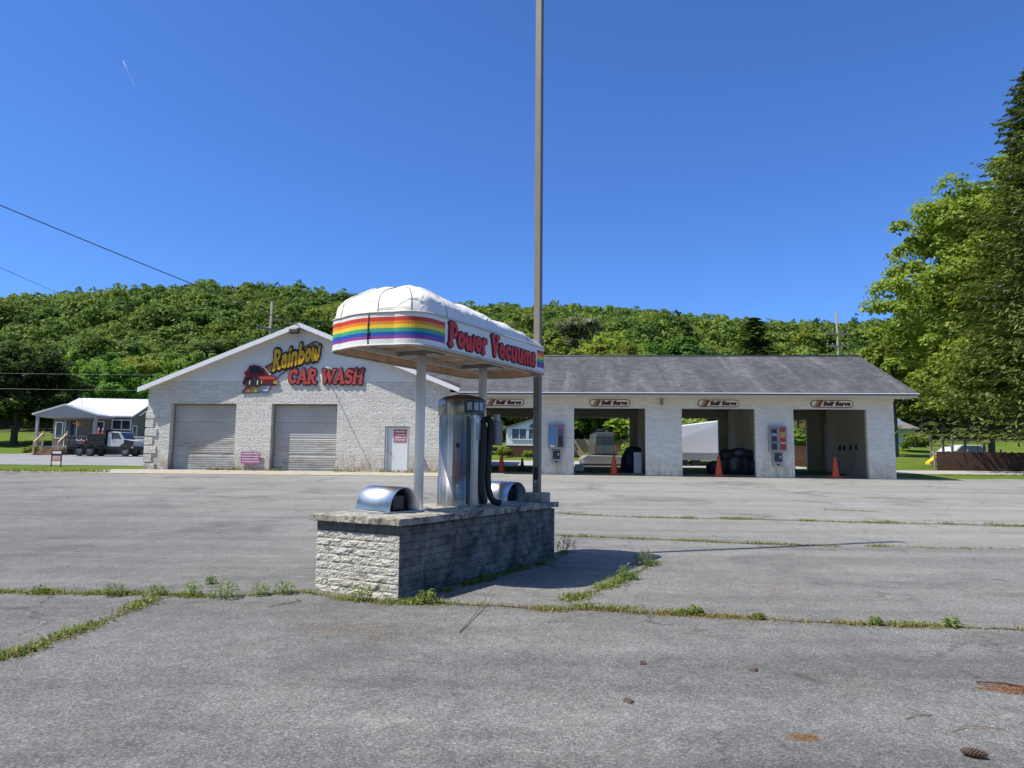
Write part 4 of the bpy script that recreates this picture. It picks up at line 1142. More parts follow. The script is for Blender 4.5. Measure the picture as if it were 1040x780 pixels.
for k, pts in JOINTS.items():
    dens, w, green = DENS[k]
    _, tot = along(pts, 0)
    far = pts[0][1] > 12
    # clumpy growth along the joint
    cl = [(gw.random(), gw.uniform(.01, .045)*2/max(1, tot*.5), gw.choice((.15,.3,.5,.9))) for _ in range(int(tot*2.6)+1)]
    for i in range(int(dens*tot*1.5)):
        if gw.random() < .75 and cl:
            c = gw.choice(cl); t = min(1, max(0, gw.gauss(c[0], c[1]))); sz = c[2]
        else: t = gw.random(); sz = .3
        (x, y), _ = along(pts, t)
        x += gw.gauss(0, w*.7); y += gw.gauss(0, w*.7)
        z = G(x, y)+.012
        if gw.random() < green:
            if gw.random() < .55: leafq(VG, FG, x, y, z+gw.uniform(0, .04)*sz, gw.uniform(.02,.06)*(.55+sz), gw.uniform(.012,.035), gw.uniform(0,6.28), gw.uniform(.1,1.1))
            else: blade(VG, FG, x, y, z, gw.uniform(.02,.085)*(.35+sz), gw.uniform(.004,.01)*(1.6 if far else 1), gw.uniform(.1,.9), gw.uniform(0,6.28), gw)
        else:
            if gw.random() < .6: leafq(VD, FD, x, y, z+.003, gw.uniform(.03,.08), gw.uniform(.004,.014), gw.uniform(0,6.28), gw.uniform(-.02,.25))
            else: blade(VD, FD, x, y, z, gw.uniform(.02,.06), gw.uniform(.003,.007)*(1.6 if far else 1), gw.uniform(.3,1.2), gw.uniform(0,6.28), gw)
# grassy tufts at the foot of the gable and along the left lawn edge
for i in range(2600):
    x = gw.uniform(-30, -3); y = 34 - x*math.tan(ANG)-gw.uniform(.05, .35) if x > -18.2 else gw.gauss(31.3+(x+40)*.05, .25)
    if x > -18.2 and math.sin(x*2.1)+math.sin(x*.9+1) < .3: continue
    blade(VG if gw.random() < .6 else VD, FG if VG and False else (FG if False else None) or [], x, y, 0, 0, 0, 0, 0, gw) if False else None
    tgt = (VG, FG) if gw.random() < .55 else (VD, FD)
    blade(tgt[0], tgt[1], x, y, G(x, y)+.01, gw.uniform(.05,.2), gw.uniform(.02,.04), gw.uniform(.1,.9), gw.uniform(0,6.28), gw)
npmesh('joint_weeds', np.array(VG), np.array(FG), M['weed'])
tag(bpy.data.objects['joint_weeds'], 'green weeds growing in the joints of the asphalt', 'weeds', None, 'stuff')
npmesh('dry_grass', np.array(VD), np.array(FD), M['drygrass'])
tag(bpy.data.objects['dry_grass'], 'dry straw coloured grass lying along the asphalt joints', 'dry grass', None, 'stuff')
# dark open joints under the weeds
for k in ('main','front','right','left','far1','far2','diag'):
    pts = JOINTS[k]; mb = MB(); V, F = [], []
    _, tot = along(pts, 0); n = max(8, int(tot*9))
    for i in range(n+1):
        (x, y), _ = along(pts, i/n); (x2, y2), _ = along(pts, min(1, i/n+.01)); (x1, y1), _ = along(pts, max(0, i/n-.01))
        d = Vector((x2-x1, y2-y1, 0)).normalized(); p = Vector((-d.y, d.x, 0)); w = gw.uniform(.008,.03)
        jx, jy = gw.uniform(-.02,.02), gw.uniform(-.02,.02)
        for sg_ in (-1, 1):
            q = Vector((x+jx, y+jy, 0))+p*w*sg_; V.append((q.x, q.y, G(q.x, q.y)+.0165))
    for i in range(n): F.append((2*i, 2*i+1, 2*i+3, 2*i+2))
    mb.add(V, F); o = mb.build('asphalt_joint', mat('joint_soil', (.1,.075,.045), .95, var=.4, scale=8)); tag(o, 'dark soil filled joint in the asphalt', None, None, 'structure')

# larger weed plants that stand out
PL = [(-4.47,8.25,.2,'round leafy weed at the left end of the long asphalt joint'),(-4.01,8.29,.16,'leafy weed where the two joints meet'),
 (-3.62,8.31,.2,'tall leafy weed left of the biggest clump'),(-3.2,8.15,.28,'biggest bushy weed in the joint left of the block island'),
 (-2.87,8.36,.18,'low leafy weed between the bushy weed and the block island'),(-2.62,8.46,.2,'leafy weed just left of the block island corner'),
 (-1.66,8.12,.2,'dark stemmed weed against the stone front of the island'),(-.91,8.03,.16,'bright weed at the dark corner of the island'),
 (-3.73,9.06,.12,'single weed standing apart behind the long joint'),(1.92,7.55,.1,'upright weed in the joint right of the island shadow'),
 (2.52,7.38,.07,'small weed in the middle of the right hand joint'),(3.6,7.19,.09,'spiky weed in the right hand joint'),(4.3,7.12,.11,'rightmost green weed of the near joint'),
 (.93,12.3,.3,'big weed clump at the far end of the island'),(2.03,10.93,.26,'tall weed at the tip of the canopy shadow'),(1.57,9.7,.2,'dark weed inside the canopy shadow')]
for (x, y, h, lab) in PL:
    V, F = [], []
    for i in range(int(70+h*420)):
        a = gw.uniform(0, 6.28); rr_ = h*.62*math.sqrt(gw.random()); zz = gw.uniform(0, 1)**.8*h*(1-.5*(rr_/(h*.7))**2)
        leafq(V, F, rr_*math.cos(a), rr_*math.sin(a), zz, gw.uniform(.035,.075)*(.7+h), gw.uniform(.014,.03), a+gw.uniform(-.7,.7), gw.uniform(-.2,1.0))
    for i in range(16): blade(V, F, gw.gauss(0,h*.2), gw.gauss(0,h*.2), 0, h*gw.uniform(.5,1.15), .007, gw.uniform(.1,.7), gw.uniform(0,6.28), gw)
    o = npmesh('weed_plant', np.array(V)*(.8 if x < -2 else .95), np.array(F), M['weed']); o.location = (x, y, G(x, y)+.012); tag(o, lab, 'weed', 'weed plants in the asphalt joints')

# needle litter patches
for (x, y, rx, ry, lab, n) in ((3.62,5.2,.27,.1,'thick brown patch of needle litter at the right edge of the lot',1500),(1.71,4.29,.075,.05,'small brown tuft of needle litter near the camera',260),
      (-1.53,6.85,.42,.3,'thin scatter of brown needles in front of the block island',330),(-1.05,6.5,.3,.2,'thin scatter of brown needles nearer the camera than the island scatter',150),
      (3.3,9.05,.35,.1,'thin brown needle streak right of the canopy shadow',160),(6.2,8.9,.5,.35,'thin brown needle drift at the far right of the lot',300)):
    V, F = [], []
    for i in range(n):
        a = gw.uniform(0,6.28); r_ = math.sqrt(gw.random())
        leafq(V, F, rx*r_*math.cos(a)*(1+.2*math.sin(3*a)), ry*r_*math.sin(a), gw.uniform(.002,.02 if n > 900 else .006)*(1.3-r_), gw.uniform(.02,.05), gw.uniform(.003,.007), gw.uniform(0,6.28), gw.uniform(-.1,.2))
    o = npmesh('needle_litter', np.array(V), np.array(F), M['needle_litter']); o.location = (x, y, G(x, y)+.014); tag(o, lab, 'litter', None, 'stuff')
def stick(pts, r, lab, m='dry_stick', name='twig'):
    mb = MB(); mb.tube([(x, y, G(x, y)+.014+z) for x, y, z in pts], r, 6); tag(mb.build(name, M[m]), lab, name.replace('_', ' '))
stick([(-.46,6.68,.01),(-.36,7.3,.02),(-.27,7.95,.05),(-.21,8.6,.05)], [.006,.005,.004,.002], 'long dead stem lying across the joint right of the island corner', name='dead_stem')
stick([(2.64,4.40,.006),(2.75,4.47,.012),(2.9,4.46,.008),(2.97,4.43,.006)], .003, 'thin curved twig near the lower right corner')
stick([(2.47,4.6,.006),(2.55,4.65,.012),(2.66,4.66,.006)], .004, 'short dark twig left of the curved one')
stick([(3.38,5.33,.015),(3.55,5.28,.022),(3.66,5.2,.015)], .009, 'dark bark strip lying on the brown needle patch', 'cone_brown', 'bark_strip')
stick([(-2.42,8.2,.006),(-2.3,8.02,.012),(-2.55,7.7,.006)], .004, 'small grey twig in front of the island corner')
for (x, y, s, lab) in ((.79,4.87,.035,'dark bark chip near the bottom middle of the lot'),(1.86,5.6,.03,'dark bark chip right of the middle of the lot'),(1.05,5.75,.028,'thin dark bark chip behind the others')):
    mb = MB(); mb.hexa([(-s,-.02,0),(s,-.025,0),(s*1.1,.02,0),(-s*.8,.025,0)], [(-s*.8,-.01,.018),(s*.7,-.016,.026),(s*.8,.012,.022),(-s*.6,.016,.014)])
    o = mb.build('bark_chip', M['cone_brown'], None, .004); o.location = (x, y, G(x, y)+.013); o.rotation_euler = (0,0,x*3); tag(o, lab, 'bark chip', 'bark chips on the asphalt')
# spruce cone: scales on a spindle
mb = MB(); n = 15
mb.lathe([(.002,0),(.018,.015),(.026,.05),(.024,.1),(.014,.14),(.003,.155)], 12)
for i in range(n):
    z = .01+i*.0095; r_ = .027*math.sin(PI*min(1, (z+.012)/.17))
    for k in range(8):
        a = 2*PI*k/8+i*.4
        mb.add([(r_*math.cos(a-.35), r_*math.sin(a-.35), z), (r_*math.cos(a+.35), r_*math.sin(a+.35), z), ((r_+.014)*math.cos(a), (r_+.014)*math.sin(a), z+.012)], [(0,1,2)])
o = mb.build('spruce_cone', M['cone_brown']); o.scale = (.85, .85, .85); o.location = (2.47, 4.07, G(2.4, 4)+.04); o.rotation_euler = (R(92), 0, R(62)); tag(o, 'brown spruce cone lying on the asphalt at the lower right', 'spruce cone')

# ------------------------------------------------------------------ trees
NR_ = np.random.default_rng(21)
def quads_from(P, N, size, asp, rng, T=None):
    n = len(P)
    N = N/np.linalg.norm(N, axis=1, keepdims=True)
    if T is None: T = rng.normal(size=(n, 3))
    T = T - N*(T*N).sum(1, keepdims=True); T /= np.linalg.norm(T, axis=1, keepdims=True)+1e-9
    B = np.cross(N, T)
    s = size if np.ndim(size) else np.full(n, size)
    s = s[:, None]
    V = np.stack([P+T*s, P+B*s*asp+T*s*.1, P-T*s, P-B*s*asp+T*s*.1], 1).reshape(-1, 3)
    return V, np.arange(n*4).reshape(-1, 4)
def blob_crown(rng, rx, rz, zc, ncl, leaves, size, clr=.34, flat=.25, inner=.45, lump=.18):
    u = rng.normal(size=(ncl, 3)); u /= np.linalg.norm(u, axis=1, keepdims=True)
    u[:, 2] = np.where(u[:, 2] < -.55, -u[:, 2], u[:, 2])
    rad = inner + (1-inner)*rng.random(ncl)**.55
    rad = np.clip(rad*(1+lump*rng.normal(size=ncl)), .2, 1.06)
    C = u*rad[:, None]*np.array([rx, rx, rz]); C[:, 2] += zc
    cr = rx*clr*(.65+.7*rng.random(ncl))
    k = np.repeat(np.arange(ncl), leaves)
    d = rng.normal(size=(len(k), 3)); d /= np.linalg.norm(d, axis=1, keepdims=True)
    d[:, 2] = np.where(d[:, 2] < -.3, -d[:, 2], d[:, 2])
    r = cr[k]*(.55+.5*rng.random(len(k)))
    P = C[k] + d*r[:, None]*np.array([1, 1, .8])
    N = d*.75 + rng.normal(size=d.shape)*.5 + np.array([0, 0, .6])
    return quads_from(P, N, size*(.6+.8*rng.random(len(k))), .62, rng), C
def trunk_mesh(mb, h, r, C, rng, limbs=8, mi=0, z0=-.6):
    mb.tube([(0,0,z0),(0,0,.3),(.04*h*.1,0,h*.35),(.0,.02*h,h*.7),(.02*h,0,h*.95)], [r*1.35,r,r*.8,r*.5,r*.12], 8, mi)
    for i in range(min(limbs, len(C))):
        c = C[rng.integers(len(C))]
        zb = max(.15*h, min(c[2]*.72, h*.8)); rr_ = r*.45
        mid = (c[0]*.45, c[1]*.45, zb+(c[2]-zb)*.55)
        mb.tube([(0,0,zb),mid,(c[0]*.92,c[1]*.92,c[2])], [rr_, rr_*.6, rr_*.15], 6, mi)
def conifer(rng, h, r0, whorls, per, pts, size, z0=.06, droop=.28):
    P, N, T, S = [], [], [], []
    for w in range(whorls):
        t = (w+rng.random()*.7)/whorls
        z = h*(z0+(1-z0)*t); Ln = r0*(1-t)**.8*(.8+.35*rng.random())+.12
        for b in range(per):
            a = 2*PI*(b+rng.random()*.8)/per + w*1.3
            ll = Ln*(.7+.45*rng.random())
            ca, sa = math.cos(a), math.sin(a)
            for q in range(pts):
                f = (q+.5+rng.random()*.5)/pts
                x = ll*f; zz = z - droop*ll*f*(1.3-f*.7) + .1*ll*f*f
                for m in range(3):
                    side = rng.normal()*.16*ll*(1.1-f)
                    p = (ca*x-sa*side+rng.normal()*.05, sa*x+ca*side+rng.normal()*.05, zz-abs(rng.normal())*.07*size*4)
                    P.append(p); N.append((rng.normal()*.4+ca*.3, rng.normal()*.4+sa*.3, 1.0))
                    T.append((ca+rng.normal()*.5, sa+rng.normal()*.5, -.35+rng.normal()*.25)); S.append(size*(.6+.8*rng.random()))
    V, Q = quads_from(np.array(P), np.array(N), np.array(S), .3, rng, np.array(T))
    return V, Q
def tree_object(name, label, group, loc, crown, crown_mat, trunk_fn, rz=0, scale=1, cat='tree'):
    root = thing(name, label, cat, loc, rz, group)
    V, Q = crown
    npmesh('crown', V, Q, crown_mat, parent=root)
    mb = MB(); trunk_fn(mb); mb.build('trunk', M['bark'], root)
    root.scale = (scale,)*3
    return root

# big trees on the right
rg = np.random.default_rng(4)
def maple():
    (V, Q), C = blob_crown(rg, 10.0, 9.8, 12.6, 560, 210, .17, .12, inner=.4, lump=.1)
    return V, Q, C
V, Q, C = maple()
tree_object('maple_tree', 'tall yellow green maple behind the brown fence, left of the spruce', None, (39.6, 54, G(39, 54)), (V, Q), M['leaf_bright'], lambda mb: trunk_mesh(mb, 21, .42, C, rg, 40))
V, Q = conifer(rg, 25.6, 8.6, 84, 11, 22, .19, .11, .3)
tree_object('spruce_tree', 'tall dark drooping spruce at the right edge of the photo', None, (31.6, 40.5, G(31, 40)), (V, Q), M['needle'], lambda mb: mb.tube([(0,0,-.4),(0,0,1),(0,0,26)], [.45,.36,.03], 10))
(V, Q), C = blob_crown(rg, 4.2, 3.0, 5.3, 190, 120, .13, .17, inner=.3)
tree_object('broadleaf_tree', 'small bushy broadleaf tree hanging over the brown fence', None, (30.6, 45.5, G(30, 46)), (V, Q), M['leaf_bright'], lambda mb: trunk_mesh(mb, 6.4, .16, C, rg, 14))
(V, Q), C = blob_crown(rg, 3.6, 4.0, 7.2, 140, 110, .16, .18, inner=.35)
tree_object('broadleaf_tree', 'broadleaf tree rising behind the end of the wash bay roof', None, (36.2, 67, G(36, 67)), (V, Q), M['leaf_hill'], lambda mb: trunk_mesh(mb, 10, .22, C, rg, 14))
(V, Q), C = blob_crown(rg, 5.8, 5.6, 4.6, 320, 110, .19, .16, inner=.35, lump=.12)
dk = tree_object('dark_tree', 'big dark tree left of the tan house', None, (-51.0, 73, G(-51, 73)), (V, Q), M['leaf_dark'], lambda mb: trunk_mesh(mb, 9, .34, C, rg, 14))  # crown uses the dark green leaf material
(V, Q), C = blob_crown(rg, 3.2, 3.9, 4.9, 120, 110, .16, .2, inner=.35)
for (x, y, s, rz, lab) in ((-58.5, 73, 1.15, 0, 'green tree at the left edge of the photo beside the big dark tree'), (-45.0, 80, .95, 2, 'light green tree directly behind the ridge of the tan house'), (-37.0, 84, 1.1, 4, 'green tree behind the right end of the tan house'),
      (6.2, 66, 1.0, 1, 'green tree behind the parked van, seen through the second wash bay'), (3.6, 70, 1.2, 3, 'green tree left of the parked van, seen through the second wash bay'), (10.2, 72, 1.2, 5, 'green tree right of the parked van, seen through the second wash bay'),
      (-3.0, 72, 1.2, 2.2, 'green tree behind the left side of the mobile home'), (19.8, 58, .8, 2.8, 'green tree seen in the narrow gap of the rightmost bay'), (15.0, 66, 1.2, .4, 'green tree behind the white trailer'), (2.5,78,1.4,1.1,'green tree behind the roof of the mobile home')):
    root = thing('broadleaf_tree', lab, 'tree', (x, y, G(x, y)), rz, 'broadleaf trees near the buildings')
    if 'crown_shared' not in globals():
        crown_shared = npmesh('crown', V, Q, M['leaf_hill'], mesh_only=True)
        mb = MB(); trunk_mesh(mb, 8, .2, C, rg, 12); tmp = mb.build('trunk', M['bark'], root); trunk_shared = tmp.data
    else: link(bpy.data.objects.new('trunk', trunk_shared), root)
    link(bpy.data.objects.new('crown', crown_shared), root); root.scale = (s, s, s)

# hillside woods: variants
VAR = []
hr = np.random.default_rng(9)
def variant(rx, rz, zc, ncl, lv, size, m, clr=.31, lump=.07):
    (V, Q), C = blob_crown(hr, rx, rz, zc, ncl, lv, size, clr, inner=.66, lump=lump)
    mb = MB(); trunk_mesh(mb, zc+rz*.6, .24, C, hr, 5)
    tv = np.array(mb.v, np.float32)
    # trunk faces are quads except the caps, which are left out
    tq = np.array([f for f in mb.f if len(f) == 4])
    VV = np.vstack([V, tv]); QQ = np.vstack([Q, tq+len(V)])
    mi = np.r_[np.zeros(len(Q), int), np.ones(len(tq), int)]
    return VV, QQ, mi, m
defs = [(4.3,4.6,7.6,60,80,.27,'leaf_hill'),(4.9,4.2,7.4,66,80,.28,'leaf_hill'),(3.7,5.0,8.0,54,80,.26,'leaf_hill'),(4.4,5.0,8.2,62,80,.27,'leaf_hill'),(3.4,4.0,6.4,48,80,.25,'leaf_hill'),(4.7,5.2,8.4,70,76,.29,'leaf_hill')]
NEAR = [variant(*d) for d in defs]
defs2 = [(4.4,4.6,7.6,36,30,.44,'leaf_hill'),(5.0,4.2,7.4,38,30,.46,'leaf_hill'),(3.8,5.0,8.0,32,30,.43,'leaf_hill')]
FAR = [variant(*d) for d in defs2]
NEARM = [npmesh('broadleaf_tree', v, q, [M[m], M['bark']], mi, mesh_only=True) for v, q, mi, m in NEAR]
NEARM_light = [npmesh('broadleaf_tree', v, q, [M['leaf_bright'], M['bark']], mi, mesh_only=True) for v, q, mi, m in NEAR[3:5]]
NEARM_dark = [npmesh('broadleaf_tree', v, q, [M['leaf_dark'], M['bark']], mi, mesh_only=True) for v, q, mi, m in NEAR[:2]]
NEARM_grey = [npmesh('broadleaf_tree', v, q, [M['leaf_grey'], M['bark']], mi, mesh_only=True) for v, q, mi, m in NEAR[2:3]]
cv_, cq_ = conifer(hr, 13, 3.1, 34, 8, 8, .26, .05, .3)
CONM = npmesh('spruce_tree', cv_, cq_, M['needle'], mesh_only=True)
spots = []
y = 93.0; row = 0
while y < 262:
    half = .76*y+14; st = 4.9 if y > 150 else 3.9
    x = -half + (row % 2)*st/2
    while x < half:
        spots.append((x+rnd.uniform(-2.0,2.0), y+rnd.uniform(-2.2,2.2), rnd.choice((rnd.uniform(.55,.75), rnd.uniform(.68,.95), rnd.uniform(.68,.95), rnd.uniform(.95,1.2))))); x += st*rnd.uniform(.8,1.2)
    y += 5.0 if y > 150 else 4.2; row += 1
spots = [(x, y, (.47+.3*(s-.55)/.65) if y < 150 else (min(s, .95) if y < 190 else .78+.16*(s-.55)/.65)) for x, y, s in spots]
spots.sort(key=lambda s: s[0]**2+s[1]**2)
special = [(38.7,112,1.2,'con','lone dark spruce standing in the woods above the wash bay roof'),
           (10.2,106,1.15,'grey','pale grey thin tree in the woods just right of the light pole'),
           (13.5,97,1.0,'light','bright yellow green tree low in the woods above the middle of the wash bay roof'),
           (-29.5,96,.9,'light','bright yellow green tree above the left rake of the gable')]
for (x, y, s, k, lab) in special:
    me = {'con': CONM, 'grey': NEARM_grey[0], 'light': NEARM_light[0]}[k]
    o = link(bpy.data.objects.new('spruce_tree' if k == 'con' else 'broadleaf_tree', me)); o.location = (x, y, G(x, y)-.2); o.scale = (s*2.1, s*2.1, s) if k == 'con' else (s, s, s); tag(o, lab, 'tree')
NIND = 290
for i, (x, y, s) in enumerate(spots[:NIND]):
    r_ = rnd.random()
    if any(math.hypot(x-q[0], y-q[1]) < 4.2 for q in special): continue
    if any(y < q[1] and abs(x/y-q[0]/q[1]) < .04 for q in special[:2]): continue
    if r_ < .12: me = rnd.choice(NEARM_dark); kind = 'dark green tree in the woods at the foot of the hill'
    elif r_ < .26: me = rnd.choice(NEARM_light); kind = 'bright green tree in the woods at the foot of the hill'
    else: me = rnd.choice(NEARM); kind = 'mid green tree in the woods at the foot of the hill'
    o = link(bpy.data.objects.new('broadleaf_tree', me)); o.location = (x, y, G(x, y)-.3); o.rotation_euler = (0, 0, rnd.uniform(0, 6.28)); o.scale = (s, s, s*rnd.uniform(.9,1.15))
    tag(o, kind, 'tree', kind.replace(' tree in', ' trees in'))
VV, QQ, MI, off = [], [], [], 0
for (x, y, s) in spots[NIND:]:
    v, q, mi, m = FAR[rnd.randrange(3)]
    if rnd.random() < .25: mi = np.where(mi == 0, 2 if rnd.random() < .5 else 3, mi)
    a = rnd.uniform(0, 6.28); c, sn = math.cos(a), math.sin(a)
    w = np.stack([(v[:,0]*c-v[:,1]*sn)*s+x, (v[:,0]*sn+v[:,1]*c)*s+y, v[:,2]*s*rnd.uniform(.9,1.15)+G(x, y)-.3], 1)
    VV.append(w); QQ.append(q+off); MI.append(mi); off += len(v)
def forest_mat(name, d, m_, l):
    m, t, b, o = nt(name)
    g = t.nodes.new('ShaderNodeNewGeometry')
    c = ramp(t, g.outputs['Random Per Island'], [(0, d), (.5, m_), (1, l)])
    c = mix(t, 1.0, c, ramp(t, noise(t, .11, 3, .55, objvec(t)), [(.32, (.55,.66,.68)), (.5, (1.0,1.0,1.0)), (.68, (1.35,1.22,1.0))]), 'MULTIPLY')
    L(t, c, b.inputs['Base Color']); b.inputs['Roughness'].default_value = .6; b.inputs['Specular IOR Level'].default_value = .25
    tr = t.nodes.new('ShaderNodeBsdfTranslucent'); L(t, c, tr.inputs['Color'])
    ms = t.nodes.new('ShaderNodeMixShader'); ms.inputs[0].default_value = .42
    L(t, b.outputs[0], ms.inputs[1]); L(t, tr.outputs[0], ms.inputs[2]); L(t, ms.outputs[0], o.inputs['Surface'])
    return m
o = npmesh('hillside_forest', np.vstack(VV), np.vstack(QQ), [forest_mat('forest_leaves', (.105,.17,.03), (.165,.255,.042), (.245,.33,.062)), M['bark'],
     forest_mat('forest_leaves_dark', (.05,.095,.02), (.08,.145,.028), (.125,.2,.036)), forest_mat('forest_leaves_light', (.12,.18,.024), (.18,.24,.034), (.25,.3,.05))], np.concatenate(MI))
tag(o, 'distant green woods covering the upper hillside', 'woods', None, 'stuff')
VV, QQ, MI, off = [], [], [], 0
for i in range(46):  # unseen trees behind and left of the camera, added to darken the steel's reflections
    if i < 30: x, y = -75+i*5.2+rnd.uniform(-1.5,1.5), -34+rnd.uniform(-5,5)
    else: x, y = -48+rnd.uniform(-4,4), -38+(i-30)*4.2
    v, q, mi, m = FAR[rnd.randrange(3)]; s_ = rnd.uniform(1.3,1.8)
    VV.append(np.stack([v[:,0]*s_+x, v[:,1]*s_+y, v[:,2]*s_-.3], 1)); QQ.append(q+off); MI.append(mi); off += len(v)
o = npmesh('tree_line', np.vstack(VV), np.vstack(QQ), [M['leaf_hill'], M['bark']], np.concatenate(MI))
tag(o, 'unseen line of green trees around the near side of the lot, added for reflections', 'woods', None, 'stuff')
# shrubs at the foot of the hill and by the houses
(V, Q), C = blob_crown(hr, 1.2, .9, .9, 26, 50, .14, .35, inner=.35)
shrub_mesh = npmesh('shrub', V, Q, M['leaf_hill'], mesh_only=True)
for (x, y, s, lab) in ((43.3, 76.5, 1.2, 'round green shrub in front of the small blue house'), (-.6, 58.8, .55, 'low green shrub left of the mobile home skirting'), (1.4, 58.8, .4, 'low green shrub in front of the mobile home skirting'), (2.9, 58.9, .5, 'low green shrub at the right of the mobile home skirting'),
      (-36.3, 54.0, .45, 'small dark shrub behind the porch rail of the tan house'), (-46.5, 62, .9, 'green shrub on the lawn left of the tan house'), (9.0, 53, .8, 'green shrub right of the parked van'), (4.6, 66, 2.2, 'tall bright bush behind the board fence left of the van'), (7.6, 67, 2.4, 'tall bright bush behind the parked van'), (10.6, 65, 2.2, 'tall bright bush behind the board fence right of the van'), (-2.8, 65, 2.0, 'tall bush left of the mobile home'), (20.5, 54, 1.6, 'bush behind the short brown fence'), (14.5, 62, 2.4, 'tall bush behind the white trailer')):
    o = link(bpy.data.objects.new('shrub', shrub_mesh)); o.location = (x, y, G(x, y)-.1); o.scale = (s, s, s); tag(o, lab, 'shrub')

# ------------------------------------------------------------------ tan house on the left
hs = thing('tan_house', 'tan house with a white metal roof and a front porch', 'house', (-34.6, 57.5, 1.62), R(7))
x0, x1, dp, ez, rz_ = -2.3, 3.5, 9.4, 3.12, 4.75
mb = MB(); mb.box(x0, x1, 0, dp, -.3, ez); mb.prism([(0,ez),(dp,ez),(dp/2,rz_-.15)], x0, x1, 'x'); mb.build('wall', M['house_tan'], hs)
mb = MB()
for y0, y1 in ((-.35, dp/2), (dp+.35, dp/2)):
    z0 = ez+.02-.35*(rz_-ez)/(dp/2)
    mb.hexa([(x0-.35,y0,z0),(x1+.35,y0,z0),(x1+.35,y1,rz_),(x0-.35,y1,rz_)], [(x0-.35,y0,z0+.12),(x1+.35,y0,z0+.12),(x1+.35,y1,rz_+.12),(x0-.35,y1,rz_+.12)])
rf = mb.build('roof', M['metal_roof'], hs)
mb = MB()
for k in range(14):
    x = x0-.2+k*.62; mb.tube([(x,-.3,ez-.0),(x,dp/2,rz_+.13)], .02, 4)
mb.build('roof_seam', M['metal_roof'], rf)
# porch
px0, px1, pf = -2.25, 2.25, -2.9
apx, apz, pz = -.1, 3.72, 2.98
mb = MB(); mb.prism([(px0,pz),(px1,pz),(apx,apz)], pf, pf+.1); mb.build('porch_gable', M['house_grey'], hs)
mb = MB()
for e in (px0-.15, px1+.15):
    pts = [(apx,apz),(e,pz-.03),(e,pz+.08),(apx,apz+.11)]
    mb.prism(pts, pf-.2, 2.6)
mb.build('porch_roof', M['metal_roof'], hs)
mb = MB(); mb.box(px0, px1, pf+.102, -.01, pz-.16, pz-.02); mb.box(px0, px1, pf-.02, pf+.1, pz-.14, pz-.003); mb.build('porch_beam', M['house_grey'], hs)
mb = MB(); mb.box(px0, px1, pf, -.01, .45, .6); mb.build('porch_floor', M['house_grey'], hs)
for x in (px0+.15, px1-.15):
    mb = MB(); mb.box(x-.09, x+.09, pf+.02, pf+.2, -.2, pz-.16); mb.build('porch_post', M['house_grey'], hs)
mb = MB()
for k in range(24):
    x = px0+.3+k*.105
    if x > -1.6 : x += 1.9
    if x < px1-.2: mb.box(x-.015, x+.015, pf+.1, pf+.13, .6, 1.35)
mb.box(px0+.24, px1-.24, pf+.12, pf+.16, 1.36, 1.4)
mb.build('porch_rail', M['house_grey'], hs)
mb = MB()
for k in range(4): mb.box(-1.5, .1, pf-.3*(k+1), pf-.3*k-.003, -.2, .5-.15*k)
mb.build('stairs', M['wood_deck'], hs)
for x in (-1.55, .15):
    mb = MB(); mb.hexa([(x-.05,pf-1.3,.78),(x+.05,pf-1.3,.78),(x+.05,pf,1.5),(x-.05,pf,1.5)], [(x-.05,pf-1.3,.9),(x+.05,pf-1.3,.9),(x+.05,pf,1.62),(x-.05,pf,1.62)])
    mb.box(x-.05, x+.05, pf-1.3, pf-1.2, -.2, .8); mb.box(x-.05, x+.05, pf-.1, pf-.005, .0, 1.75); mb.build('handrail', M['wood_light'], hs)
mb = MB(); mb.box(-1.35, -.55, -.06, -.003, .6, 2.6); mb.build('front_door', M['glass_dark'], hs)
mb = MB(); mb.box(-1.42,-1.36,-.07,-.003,.6,2.66); mb.box(-.54,-.48,-.07,-.003,.6,2.66); mb.build('door_trim', M['rake'], hs)
def win(parent, a, b, c, d, face, glass='glass_dark', mull=1):
    # face ('y', y) outward -y, or ('x', x) outward +x ; a..b along, c..d height
    ax, v = face
    def bx(mb, u0, u1, z0, z1, d0, d1):
        if ax == 'y': mb.box(u0, u1, v-d1, v-d0, z0, z1)
        else: mb.box(v+d0, v+d1, u0, u1, z0, z1)
    mb = MB(); t = .07
    bx(mb, a-t, b+t, d, d+t, .002, .06); bx(mb, a-t, b+t, c-t, c, .002, .07); bx(mb, a-t, a, c, d, .002, .06); bx(mb, b, b+t, c, d, .002, .06)
    for k in range(1, mull+1):
        x = a+(b-a)*k/(mull+1); bx(mb, x-.025, x+.025, c, d, .012, .05)
    w = mb.build('window', M['rake'], parent)
    mb = MB(); bx(mb, a, b, c, d, .002, .01); mb.build('pane', M[glass], w)
win(hs, 2.2, 3.55, 2.05, 2.75, ('y', 0), mull=1); win(hs, .8, 1.5, 1.3, 2.6, ('y', 0), mull=0); win(hs, -2.05, -1.6, 1.3, 2.5, ('y', 0), mull=0)
win(hs, .6, 1.4, 1.35, 2.35, ('x', x1), 'glass_blue', 0)
mb = MB(); mb.box(1.2, 1.6, 6.3, 6.7, 3.9, 4.9); mb.build('chimney', M['grey_box'], hs)
hb = thing('hanging_basket', 'yellow flower basket hanging from the porch of the tan house', 'flower basket', (-33.35, 54.75, 3.75))
mb = MB(); mb.lathe([(.02,-.05),(.14,0),(.17,.12),(.0,.13)], 12); mb.build('basket', M['wood_deck'], hb)
mb = MB(); mb.tube([(0,0,.12),(0,0,.62)], .012, 4); mb.build('hanger', M['wire'], hb)
V, F = [], []
for i in range(160): leafq(V, F, gw.gauss(0,.13), gw.gauss(0,.13), .1+gw.uniform(0,.16), .07, .05, gw.uniform(0,6.28), gw.uniform(-.4,1))
